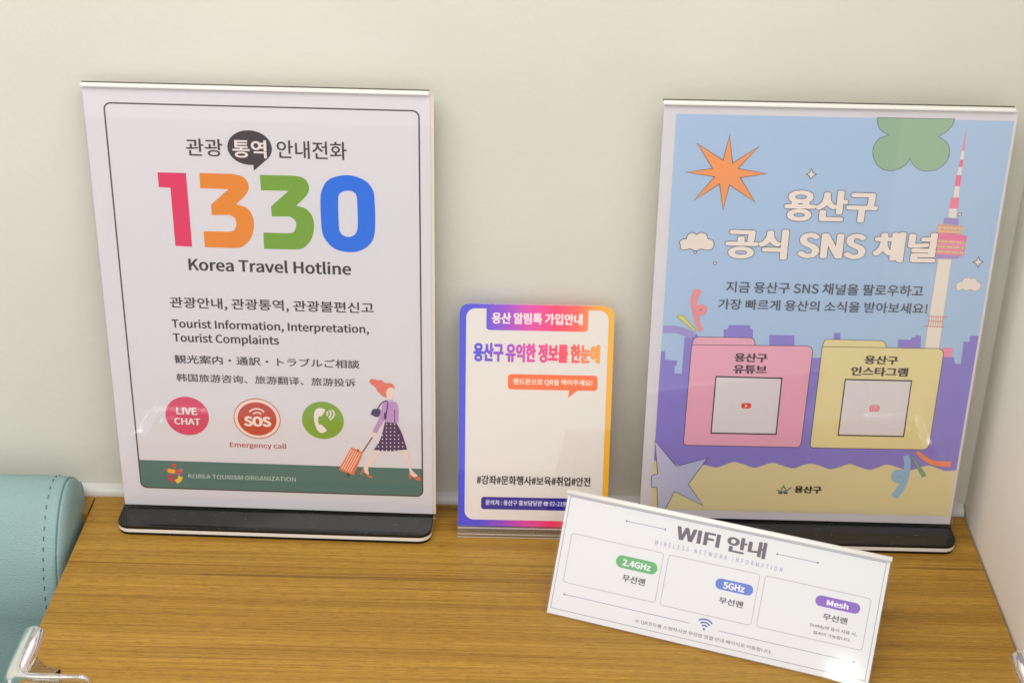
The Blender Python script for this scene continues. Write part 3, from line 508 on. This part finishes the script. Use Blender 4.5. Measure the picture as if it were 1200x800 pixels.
PAPER = simple("white_paper", hexcol('dedadf', 1.02), 0.5, 0.3)
PAPER_WARM = simple("cream_backing", hexcol('e6dccc', 1.0), 0.5, 0.3)
PAPER_WHITE = simple("white_card", (0.765, 0.765, 0.775, 1), 0.5, 0.3)
ACRYLIC = clear_plastic("clear_acrylic")
EDGE_HIGHLIGHT = clear_plastic("edge_highlight_strip", haze=0.75, haze_col=(0.82, 0.80, 0.76, 1), rough=0.08, base=0.10)  # pale haze painted as highlight lines along clear edges
LIP_HIGHLIGHT = simple('fold_highlight_white', (0.84, 0.82, 0.78, 1), 0.25, 0.5)  # opaque white, a highlight painted onto the clear folds
GAP_SHADE = clear_plastic("gap_shade_strip", tint=(0.45, 0.44, 0.42, 1), haze=0.35, haze_col=(0.25, 0.24, 0.22, 1))  # dark tint painted as the shade in the gap behind the fold
ACRYLIC_HAZY = clear_plastic("hazy_clear_acrylic", haze=0.10, haze_col=(0.75, 0.70, 0.66, 1), rough=0.05, base=0.06)
SILICONE = simple("clear_silicone", (0.93, 0.93, 0.93, 1), 0.05, 0.5)
_p = SILICONE.node_tree.nodes["Principled BSDF"]
_p.inputs["Transmission Weight"].default_value = 1.0
_p.inputs["IOR"].default_value = 1.38
ACRYLIC_TENT = clear_plastic("satin_clear_acrylic", rough=0.05)
BLACK = base_black()
WHITE_PLASTIC = simple("white_plastic", (0.80, 0.78, 0.74, 1), 0.3, 0.5)
WOOD = wood_mat()
WALL = wall_mat("painted_wall", (0.69, 0.68, 0.60))
WALL_SIDE = wall_mat("painted_side_wall", (0.84, 0.795, 0.705))
TRIM = simple("white_trim", (0.62, 0.61, 0.57, 1), 0.45, 0.4)
LEATHER = leather_mat()
THREAD = simple("dark_thread", (0.085, 0.13, 0.14, 1), 0.8, 0.2)
SEAM = simple("seam_shadow_fold", (0.12, 0.21, 0.22, 1), 0.7, 0.2)
FLOOR = simple("grey_floor", (0.46, 0.45, 0.42, 1), 0.5, 0.4, bump=(40, 0.1, 0.001))

# ------------------------------------------------------------------ object helpers
def link(name, me, parent=None, mats=()):
    o = bpy.data.objects.new(name, me); COL.objects.link(o)
    for m in mats: me.materials.append(m)
    if parent is not None: o.parent = parent
    return o

def thing(name, label, cat, loc=(0, 0, 0), rz=0.0, group=None):
    o = bpy.data.objects.new(name, None); COL.objects.link(o)
    o.empty_display_size = 0.02
    o.location = loc; o.rotation_euler = (0, 0, rz)
    o["label"] = label; o["category"] = cat
    if group: o["group"] = group
    return o

def tag(o, label, cat, kind=None):
    o["label"] = label; o["category"] = cat
    if kind: o["kind"] = kind
    return o

def box_bm(x0, x1, y0, y1, z0, z1, bev=0.0, seg=2, bm=None):
    b = bmesh.new()
    vs = [b.verts.new((x, y, z)) for x in (x0, x1) for y in (y0, y1) for z in (z0, z1)]
    for f in ((0, 1, 3, 2), (4, 6, 7, 5), (0, 4, 5, 1), (2, 3, 7, 6), (0, 2, 6, 4), (1, 5, 7, 3)):
        b.faces.new([vs[i] for i in f])
    bmesh.ops.recalc_face_normals(b, faces=b.faces)
    if bev > 0:
        bmesh.ops.bevel(b, geom=list(b.edges), offset=bev, segments=seg, affect='EDGES', profile=0.5)
    if bm is None: return b
    me = bpy.data.meshes.new("tmp"); b.to_mesh(me); b.free(); bm.from_mesh(me); bpy.data.meshes.remove(me)
    return bm

def bm_obj(name, bm, mat, parent=None, smooth=False):
    me = bpy.data.meshes.new(name); bm.to_mesh(me); bm.free()
    if smooth:
        for p in me.polygons: p.use_smooth = True
    return link(name, me, parent, [mat])

def rrect(u0, v0, u1, v1, r, seg=8):
    r = max(1e-4, min(r, (u1-u0)/2-1e-4, (v1-v0)/2-1e-4))
    out = []
    for cx, cy, a0 in ((u1-r, v1-r, 0), (u0+r, v1-r, 90), (u0+r, v0+r, 180), (u1-r, v0+r, 270)):
        for k in range(seg+1):
            a = math.radians(a0+90*k/seg)
            out.append((cx+r*math.cos(a), cy+r*math.sin(a)))
    return out

def prism_bm(outline, z0, z1, bev=0.0):
    b = bmesh.new()
    lo = [b.verts.new((x, y, z0)) for x, y in outline]
    hi = [b.verts.new((x, y, z1)) for x, y in outline]
    n = len(outline)
    b.faces.new(lo[::-1]); top = b.faces.new(hi)
    for i in range(n):
        b.faces.new((lo[i], lo[(i+1) % n], hi[(i+1) % n], hi[i]))
    bmesh.ops.recalc_face_normals(b, faces=b.faces)
    if bev > 0:
        bmesh.ops.bevel(b, geom=[e for e in top.edges], offset=bev, segments=2, affect='EDGES', profile=0.5)
    return b

def tube_bm(pts, rad, seg=8, bm=None, flat=1.0, taper_ends=False):
    b = bm or bmesh.new()
    rings = []
    n = len(pts)
    for i, p in enumerate(pts):
        p = Vector(p)
        t = (Vector(pts[min(i+1, n-1)])-Vector(pts[max(i-1, 0)])).normalized()
        a = Vector((0, 0, 1)) if abs(t.z) < 0.9 else Vector((0, 1, 0))
        s = t.cross(a).normalized(); q = s.cross(t)
        r = rad[i] if isinstance(rad, (list, tuple)) else rad
        rings.append([b.verts.new(p+s*math.cos(k*2*math.pi/seg)*r+q*math.sin(k*2*math.pi/seg)*r*flat) for k in range(seg)])
    for i in range(n-1):
        for k in range(seg):
            b.faces.new((rings[i][k], rings[i][(k+1) % seg], rings[i+1][(k+1) % seg], rings[i+1][k]))
    b.faces.new(rings[0][::-1]); b.faces.new(rings[-1])
    return b

# ------------------------------------------------------------------ printing on a sheet (sheet coordinates in millimetres)
MM = 0.001
LAYER = 0.00006

def catmull(seq, sub=7):
    out = []
    n = len(seq)
    for i in range(n-1):
        p0 = seq[max(i-1, 0)]; p1 = seq[i]; p2 = seq[i+1]; p3 = seq[min(i+2, n-1)]
        for k in range(sub):
            t = k/sub
            out.append(tuple(0.5*((2*p1[j])+(-p0[j]+p2[j])*t+(2*p0[j]-5*p1[j]+4*p2[j]-p3[j])*t*t+(-p0[j]+3*p1[j]-3*p2[j]+p3[j])*t**3) for j in (0, 1)))
    out.append(tuple(seq[-1][:2]))
    return out

def smooth_closed(ps):
    n = len(ps)
    corners = [i for i, p in enumerate(ps) if len(p) > 2 and p[2]]
    if not corners:
        ext = [ps[(i-1) % n] for i in range(n+3)]
        r = catmull([p[:2] for p in ext])
        return r[7:7*(n+1)]
    out = []
    for a, c in enumerate(corners):
        d = corners[(a+1) % len(corners)]
        idx = [c]
        while idx[-1] != d or len(idx) == 1:
            idx.append((idx[-1]+1) % n)
            if len(idx) > n+1: break
        seg = [ps[i][:2] for i in idx]
        r = catmull(seg) if len(seg) > 2 else [tuple(seg[0]), tuple(seg[1])]
        out += r[:-1]
    return out

def ribbon(ps, w, closed=False, taper=0.0):
    """quads along a line, mitred"""
    n = len(ps); L = []; R = []
    for i in range(n):
        p = Vector(ps[i])
        a = Vector(ps[(i-1) % n]) if (closed or i > 0) else None
        c = Vector(ps[(i+1) % n]) if (closed or i < n-1) else None
        d1 = (p-a).normalized() if a is not None and (p-a).length > 1e-9 else None
        d2 = (c-p).normalized() if c is not None and (c-p).length > 1e-9 else None
        if d1 is None: d1 = d2
        if d2 is None: d2 = d1
        if d1 is None: d1 = d2 = Vector((1, 0))
        m = Vector((-(d1+d2).y, (d1+d2).x))
        if m.length < 1e-6: m = Vector((-d1.y, d1.x))
        m.normalize()
        k = max(0.45, m.dot(Vector((-d1.y, d1.x))))
        f = i/max(1, n-1)
        ww = w*(1-taper*f) if taper >= 0 else w*(1+taper*(1-f))
        L.append(p+m*ww/2/k); R.append(p-m*ww/2/k)
    vs = L+R
    fs = [(i, n+i, n+(i+1) % n, (i+1) % n) for i in range(n if closed else n-1)]
    return [tuple(v) for v in vs], fs

# the CJK face that ships inside Blender itself; the built-in face falls back to the same glyphs
try:
    FONT = bpy.data.fonts.load(bpy.utils.system_resource('DATAFILES', path='fonts')+"/Noto Sans CJK Regular.woff2")
except Exception:
    FONT = None

class Sheet:
    """collects flat print shapes and builds one mesh per printed motif"""
    def __init__(self, parent): self.parent = parent; self.g = {}
    def add(self, g, layer, col, verts, faces):
        d = self.g.setdefault(g, [[], [], [], []])
        m = ink(col)
        if m not in d[3]: d[3].append(m)
        mi = d[3].index(m); o = len(d[0])
        d[0] += [(x*MM, y*MM, layer*LAYER) for x, y in verts]
        for f in faces:
            a = sum(verts[f[i]][0]*verts[f[(i+1) % len(f)]][1]-verts[f[(i+1) % len(f)]][0]*verts[f[i]][1] for i in range(len(f)))
            d[1].append(tuple(o+i for i in (f if a > 0 else f[::-1]))); d[2].append(mi)
    def fill(self, g, layer, col, loops, line=None, lw=0.35):
        flat = [p for l in loops for p in l]
        tris = tessellate_polygon([[Vector((x, y, 0)) for x, y in l] for l in loops])
        self.add(g, layer, col, flat, tris)
        if line:
            for l in loops:
                v, f = ribbon(l, lw, True); self.add(g, layer+0.5, line, v, f)
    def text(self, g, layer, col, s, box, off, base, shear, sp, line, lw):
        """lettering fitted to a box; a heavier weight is built from slightly shifted impressions of the same glyphs"""
        c = bpy.data.curves.new("lettering", 'FONT'); c.body = s; c.shear = shear
        if FONT: c.font = FONT
        c.space_character = sp; c.resolution_u = 3
        o = bpy.data.objects.new("lettering", c); COL.objects.link(o)
        me = bpy.data.meshes.new_from_object(o)
        bpy.data.objects.remove(o); bpy.data.curves.remove(c)
        vs = [(v.co.x, v.co.y) for v in me.vertices]; fs = [tuple(p.vertices) for p in me.polygons]
        bpy.data.meshes.remove(me)
        x0 = min(v[0] for v in vs)-off; x1 = max(v[0] for v in vs)+off
        y0 = (0.0 if base else min(v[1] for v in vs))-0.55*off; y1 = max(v[1] for v in vs)+0.55*off
        u0, v0, u1, v1 = box
        sx, sy = (u1-u0)/(x1-x0), (v1-v0)/(y1-y0)
        shifts = [(0.0, 0.0)]
        if off > 0:
            n = 12 if off > 0.02 else 8
            shifts += [(off*math.cos(2*math.pi*k/n), 0.55*off*math.sin(2*math.pi*k/n)) for k in range(n)]
        if line:                       # a thin contrasting rim printed under the letters
            n = 16
            for k in range(n):
                ax, ay = off*sx+lw, 0.55*off*sy+lw
                ex, ey = ax*math.cos(2*math.pi*k/n), ay*math.sin(2*math.pi*k/n)
                self.add(g, layer-1.3+0.07*k, line, [(u0+(x-x0)*sx+ex, v0+(y-y0)*sy+ey) for x, y in vs], fs)
        for k, (dx_, dy_) in enumerate(shifts):
            self.add(g, layer+0.07*k, col, [(u0+(x+dx_-x0)*sx, v0+(y+dy_-y0)*sy) for x, y in vs], fs)
    def run(self, items):
        for it in items:
            k, g, ly, col = it[:4]
            if k == 'poly':
                ps, sm, holes, line, lw = it[4:]
                if sm: loops = [smooth_closed(ps)]+[smooth_closed(h) for h in holes]
                else: loops = [[tuple(p[:2]) for p in ps]]+[[tuple(p[:2]) for p in h] for h in holes]
                self.fill(g, ly, col, loops, line, lw)
            elif k == 'stroke':
                ps, wd, sm, closed, taper = it[4:]
                q = catmull([p[:2] for p in ps]) if sm and len(ps) > 2 else [tuple(p[:2]) for p in ps]
                v, f = ribbon(q, wd, bool(closed), taper); self.add(g, ly, col, v, f)
            elif k == 'ell':
                (cx, cy), a, b, line, lw = it[4:]
                n = 40
                self.fill(g, ly, col, [[(cx+a*math.cos(2*math.pi*i/n), cy+b*math.sin(2*math.pi*i/n)) for i in range(n)]], line, lw)
            elif k == 'rr':
                bx, rad, line, lw, fl = it[4:]
                l = rrect(*bx, rad)
                if fl: self.fill(g, ly, col, [l])
                if line:
                    v, f = ribbon(l, lw, True); self.add(g, ly+0.5, line, v, f)
            elif k == 'band':          # flat-topped band with rounded lower corners
                (u0, v0, u1, v1), rad = it[4:]
                l = [(u1, v1), (u0, v1)]+[p for p in rrect(u0, v0, u1, v1+rad*3, rad) if p[1] < v0+rad+1e-6]
                self.fill(g, ly, col, [l])
            elif k == 'tab':
                (u0, v0, u1, v1), rad = it[4:]
                l = [(u1, v1), (u0, v1)]+[p for p in rrect(u0, v0, u1, v1+rad*3, rad) if p[1] < v0+rad+1e-6]
                self.fill(g, ly, col, [l])
            elif k == 'text':
                s, bx, off, base, shear, sp, line, lw = it[4:]
                self.text(g, ly, col, s, bx, off, base, shear, sp, line, lw)
        for g, (v, f, mi, mats) in self.g.items():
            g = g.split('#')[0]
            me = bpy.data.meshes.new(g); me.from_pydata(v, [], f)
            for m in mats: me.materials.append(m)
            for p, i in zip(me.polygons, mi): p.material_index = i
            o = bpy.data.objects.new(g, me); COL.objects.link(o); o.parent = self.parent

# ------------------------------------------------------------------ the setting
TX0, TX1, TY0 = -0.2906, 0.3259, -0.2060
o = bm_obj("wall", box_bm(-2.2, TX1+0.08, 0.0, 0.08, -0.46, 1.3), WALL)
tag(o, "plain cream painted back wall behind all the signs", "wall", "structure")
o = bm_obj("wall", box_bm(TX1+0.0012, TX1+0.08, -0.40, -0.0005, -0.46, 1.3, 0.001), WALL_SIDE)
tag(o, "plain cream side wall along the right edge of the wooden table", "wall", "structure")
bm = bmesh.new()
prof = [(-0.0002, -0.03), (-0.0075, -0.03), (-0.0075, 0.0012), (-0.0066, 0.0030), (-0.0045, 0.0045), (-0.0002, 0.0056)]
va = [bm.verts.new((-2.2, y, z)) for y, z in prof]; vb = [bm.verts.new((TX1, y, z)) for y, z in prof]
for i in range(len(prof)-1): bm.faces.new((va[i], va[i+1], vb[i+1], vb[i]))
bmesh.ops.recalc_face_normals(bm, faces=bm.faces)
o = bm_obj("baseboard", bm, TRIM, None, True)
tag(o, "thin white trim strip running along the foot of the back wall", "trim", "structure")
o = bm_obj("floor", box_bm(-2.5, 1.5, -3.0, 0.1, -0.50, -0.46), FLOOR)
tag(o, "grey floor under the table and the sofa", "floor", "structure")

# ------------------------------------------------------------------ table
t = thing("side_table", "low oak-coloured laminate table with brown grain carrying the signs", "table", ((TX0+TX1)/2, -0.1, -0.46))
dx, dy, dz = -(TX0+TX1)/2, 0.1, 0.46
def shift(bm):
    bmesh.ops.translate(bm, verts=bm.verts, vec=(dx, dy, dz)); return bm
bm_obj("tabletop", shift(box_bm(TX0, TX1, TY0, -0.0078, -0.028, 0.0, 0.0012, 2)), WOOD, t)
for x in (TX0+0.004, TX1-0.024):
    bm_obj("side_panel", shift(box_bm(x, x+0.018, TY0+0.012, -0.012, -0.4598, -0.0282, 0.001)), WOOD, t)
bm_obj("back_panel", shift(box_bm(TX0+0.0225, TX1-0.0245, -0.030, -0.014, -0.42, -0.0284, 0.001)), WOOD, t)

o = bm_obj("wooden_ledge", box_bm(-1.6, TX0-0.0009, -0.0285, -0.0078, -0.028, -0.0004, 0.0008), WOOD)
tag(o, "narrow oak-coloured ledge between the teal sofa and the wall", "ledge")

# ------------------------------------------------------------------ teal sofa at the left
sofa = thing("sofa", "pale teal leatherette sofa with dark stitching left of the table", "sofa", (-0.9, -0.25, -0.46))
SP = catmull([(-0.0085, -0.33), (-0.0085, -0.02), (-0.0105, 0.012), (-0.024, 0.0275), (-0.040, 0.0325), (-0.059, 0.0235), (-0.076, 0.002), (-0.0845, -0.021), (-0.0868, -0.043), (-0.0815, -0.088), (-0.060, -0.33)], 6)
def sofa_profile(ins):
    """y-z outline of the back cushion, drawn in towards its middle by ins"""
    cy, cz, f = -0.045, -0.004, 1-ins/0.036
    return [(cy+(y-cy)*f, cz+(z-cz)*f if z > cz else z) for y, z in SP]
XE = TX0-0.0050
secs = [(-1.75, 0.0), (-1.2, 0.0), (-0.8, 0.0), (-0.55, 0.0), (-0.42, 0.0), (-0.36, 0.0), (-0.335, 0.0), (XE-0.0180, 0.0), (XE-0.0120, 0.0003), (XE-0.0080, 0.0002), (XE-0.0062, 0.0008), (XE-0.0052, 0.0018), (XE-0.0042, 0.0014), (XE-0.0030, 0.0026), (XE-0.0016, 0.0050), (XE-0.0006, 0.0085), (XE, 0.0140)]
bm = bmesh.new(); rings = []
for x, ins in secs: rings.append([bm.verts.new((x+0.9, y+0.25, z+0.46)) for y, z in sofa_profile(ins)])
for a, b in zip(rings[:-1], rings[1:]):
    for k in range(len(a)-1): bm.faces.new((a[k], a[k+1], b[k+1], b[k]))
bm.faces.new(rings[-1]); bm.faces.new(rings[0][::-1])
bmesh.ops.recalc_face_normals(bm, faces=bm.faces)
back = bm_obj("backrest", bm, LEATHER, sofa, True)
pr = sofa_profile(0.0013)
seam = bm_obj("seam", tube_bm([(XE-0.0052+0.9, y+0.25, z+0.46) for y, z in pr[10:58]], 0.0006, 6), SEAM, back)
pr = sofa_profile(-0.0001)
bm = bmesh.new()
# stitches: short dashes along the profile
acc = 0.0; path = [Vector((XE-0.0135+0.9, y+0.25, z+0.46)) for y, z in pr[10:58]]
dense = []
for a, b in zip(path[:-1], path[1:]):
    n = max(1, int((b-a).length/0.0008))
    dense += [a.lerp(b, k/n) for k in range(n)]
i = 0
while i+3 < len(dense):
    tube_bm([dense[i], dense[i+1], dense[i+3]], 0.00034, 5, bm); i += 8
bm_obj("stitching", bm, THREAD, back)
bm = box_bm(-1.75+0.9, XE-0.03+0.9, -0.72+0.25, -0.10+0.25, 0.02, 0.17, 0.03, 5)
bm_obj("seat", bm, LEATHER, sofa, True)

# ------------------------------------------------------------------ clear corner guards
def corner_guard(mirror, label):
    cx = TX0 if not mirror else TX1
    s = 1 if not mirror else -1
    g = thing("corner_guard", label, "corner guard", (cx, TY0, 0.0), 0, "clear corner guards on the table")
    R = 0.0078
    path = [(0.0000*s, 0.0505, -0.001), (0.0*s, 0.0490, -0.001), (0.0*s, 0.0455, -0.001), (0.0*s, 0.03, -0.001), (0.0*s, 0.010, -0.001), (0.0009*s, 0.0045, -0.001), (0.004*s, 0.001, -0.001), (0.010*s, 0.0, -0.001), (0.028*s, 0.0, -0.001), (0.042*s, 0.0, -0.001), (0.0455*s, 0.0, -0.001), (0.047*s, 0.0, -0.001)]
    rad = [0.003, 0.0062, R, R, R, R, R, R, R, R, 0.0062, 0.003]
    body = bm_obj("bumper", tube_bm(path, rad, 20, None, 0.92), SILICONE, g, True)
    # raised moulding line along the upper edge of each arm
    bm_obj("ridge", tube_bm([(0.001*s, 0.044, 0.0060), (0.001*s, 0.012, 0.0064), (0.0022*s, 0.006, 0.0064), (0.006*s, 0.0016, 0.0064), (0.012*s, 0.001, 0.0064), (0.040*s, 0.001, 0.0060)], 0.0011, 8), SILICONE, g, True)
    # inner web lying on the table top
    pts = [(0.006*s, 0.006), (0.024*s, 0.006), (0.026*s, 0.0105), (0.018*s, 0.0125), (0.010*s, 0.020), (0.006*s, 0.024)]
    if s < 0: pts = pts[::-1]
    bm_obj("web", prism_bm(pts, 0.0004, 0.0035, 0.0008), SILICONE, g)
    return g
corner_guard(False, "clear corner guard on the table corner beside the teal sofa")
corner_guard(True, "clear corner guard on the table corner beside the side wall")

# ------------------------------------------------------------------ T-base poster stands
BASE_H = 0.0075
def poster_stand(label, x, y, yaw, lean, H, key, panel_u, paper_u, paper_v, backing_u, base_u, paper):
    t = thing("poster_stand", label, "sign", (x, y, 0.0), yaw, "clear poster stands on black bases")
    # base of three bonded sheets
    u0, u1 = base_u
    def out(g=0.0): return [(a*MM, b*MM) for a, b in rrect(u0+g, -22.8+g, u1-g, 22.8-g, 9.0, 10)]
    base = bm_obj("base", prism_bm(out(), 0.0050, BASE_H, 0.0005), BLACK, t)
    bm_obj("white_layer", prism_bm(out(0.05), 0.0022, 0.0050), WHITE_PLASTIC, base)
    bm_obj("bottom_layer", prism_bm(out(0.3), 0.0, 0.0022), BLACK, base)
    # poster sheet
    rot = (math.pi/2-lean, 0, 0)
    p = bm_obj("poster", box_bm(paper_u[0]*MM, paper_u[1]*MM, paper_v[0]*MM, paper_v[1]*MM, -0.0003, 0.0), paper, t)
    p.location = (0, 0, 0.009); p.rotation_euler = rot
    Sheet(p).run(PRINT[key])
    # acrylic sleeve
    s = bm_obj("acrylic_sleeve", box_bm(panel_u[0]*MM, panel_u[1]*MM, -0.0026, H-0.0016, 0.0010, 0.0026, 0.00025, 1), ACRYLIC, t)
    s.location = (0, 0, 0.009); s.rotation_euler = rot
    bm = bmesh.new()
    box_bm(backing_u[0]*MM, backing_u[1]*MM, 0.0002, H-0.0035, -0.0012, -0.0006, bm=bm)
    bm_obj("backing_sheet", bm, PAPER_WARM, s)
    bm_obj("rear_sheet", box_bm(panel_u[0]*MM, panel_u[1]*MM, -0.0012, H-0.0014, -0.0036, -0.0020, 0.00025, 1), ACRYLIC, s)
    # folded top of the sleeve: white bar painted as its highlight, dark strip as gap shade behind
    bm_obj("folded_lip", box_bm(panel_u[0]*MM, panel_u[1]*MM-0.0030, H-0.0022, H-0.0004, -0.0017, 0.00275, 0.0005, 3), LIP_HIGHLIGHT, s)
    bm_obj("rear_gap_shade", box_bm(panel_u[0]*MM-0.0002, panel_u[1]*MM-0.0030, H-0.0016, H+0.0000, -0.0028, -0.0021), GAP_SHADE, s)
    return t

poster_stand("portrait stand on a black base with the large 1330 travel hotline number", -0.1560, -0.0321, -0.0146, 0.0643, 0.3020, 1,
             (-108.2, 109.7), (-107.6, 107.2), (0.3, 300.2), (-106.0, 109.4), (-109.0, 107.6), PAPER)
poster_stand("portrait stand with blue and purple city tower poster against the side wall", 0.2019, -0.0308, -0.0017, 0.0380, 0.3007, 2,
             (-108.0, 108.2), (-107.4, 107.2), (0.3, 299.0), (-106.0, 107.6), (-108.4, 108.4), PAPER)

# ------------------------------------------------------------------ small rainbow-edged notice
t = thing("notice_plaque", "small notice with rainbow border on a clear foot between the big stands", "sign", (0.0204, -0.0436, 0.0), 0.0057)
lean = 0.21; Wp, Hp = 0.1023, 0.1581
rot = (math.pi/2-lean, 0, 0)
def card_outline(w, h, r):
    o = [p for p in rrect(-w/2, -h, w/2, h, r, 8) if p[1] > 0]
    return o+[(-w/2, 0.0), (w/2, 0.0)]
card = bm_obj("card", prism_bm(card_outline(Wp, Hp, 0.0068), -0.0008, 0.0), ink('GRAD'), t)
card.location = (0, 0, 0.0057+0.0022); card.rotation_euler = rot
Sheet(card).run(PRINT[3])
pan = bm_obj("clear_panel", prism_bm(card_outline(Wp+0.0012, Hp+0.0008, 0.0072), 0.0004, 0.0024, 0.0003), ACRYLIC, t)
pan.location = card.location; pan.rotation_euler = rot
lip = bm_obj("clear_lip", box_bm(-Wp/2-0.0004, Wp/2+0.0004, -0.0066, -0.0003, -0.0004, 0.0024, 0.0004), ACRYLIC_HAZY, t)
lip.location = card.location; lip.rotation_euler = rot
for y_, z_ in ((-0.0034, 0.0004), (-0.0031, 0.0026)):
    bm_obj("foot_highlight", box_bm(-Wp/2-0.0004, Wp/2+0.0004, y_-0.0004, y_, z_, z_+0.0006), EDGE_HIGHLIGHT, t)  # thin pale strips, painted highlights along the clear foot
e = bm_obj("card_highlight", box_bm(-Wp/2, Wp/2, -0.0010, -0.0003, 0.0024, 0.0030), EDGE_HIGHLIGHT, t)  # pale strip, painted highlight under the card
e.location = card.location; e.rotation_euler = rot
bm_obj("foot", box_bm(-Wp/2-0.0004, Wp/2+0.0004, -0.0028, 0.0385, 0.0, 0.0022, 0.0004), ACRYLIC_HAZY, t)

# ------------------------------------------------------------------ tent sign with the wireless network card
t = thing("tent_sign", "white landscape WIFI tent sign lying askew nearest the table front", "sign", (0.1279, -0.1599, 0.0), -0.3179)
lean = 0.5268; Wt, Ht = 0.2065, 0.0793
rot = (math.pi/2-lean, 0, 0)
fp = bm_obj("front_card", box_bm(-Wt/2+0.0008, Wt/2-0.0008, 0.0012, Ht-0.0006, -0.0006, 0.0), PAPER_WHITE, t)
fp.rotation_euler = rot
Sheet(fp).run(PRINT[4])
cp = bm_obj("clear_panel", box_bm(-Wt/2, Wt/2, 0.0006, Ht-0.0004, 0.0006, 0.0022, 0.0003, 1), ACRYLIC_TENT, t)
cp.rotation_euler = rot
yt, zt = Ht*math.sin(lean), Ht*math.cos(lean)
bm = bmesh.new()
prof = [(-0.0020, 0.0006), (-0.0012, 0.0016), (0.0002, 0.0020), (0.0016, 0.0019), (0.0028, 0.0010), (0.0032, -0.0002), (0.0014, -0.0006), (0.0002, -0.0010)]
A = [bm.verts.new((-Wt/2, yt+y, zt+z)) for y, z in prof]; B = [bm.verts.new((Wt/2, yt+y, zt+z)) for y, z in prof]
n = len(prof)
for k in range(n): bm.faces.new((A[k], A[(k+1) % n], B[(k+1) % n], B[k]))
bm.faces.new(A); bm.faces.new(B[::-1])
bmesh.ops.recalc_face_normals(bm, faces=bm.faces)
bm_obj("folded_ridge", bm, LIP_HIGHLIGHT, t, True)  # white colour paints the highlight along the clear bend
bm = box_bm(-Wt/2, Wt/2, 0.0004, Ht-0.0012, -0.0010, 0.0010, 0.0003, 1)
rp = bm_obj("rear_panel", bm, ACRYLIC_HAZY, t)
rp.location = (0, 2*yt+0.0030, 0.0); rp.rotation_euler = (math.pi/2+lean, 0, 0)
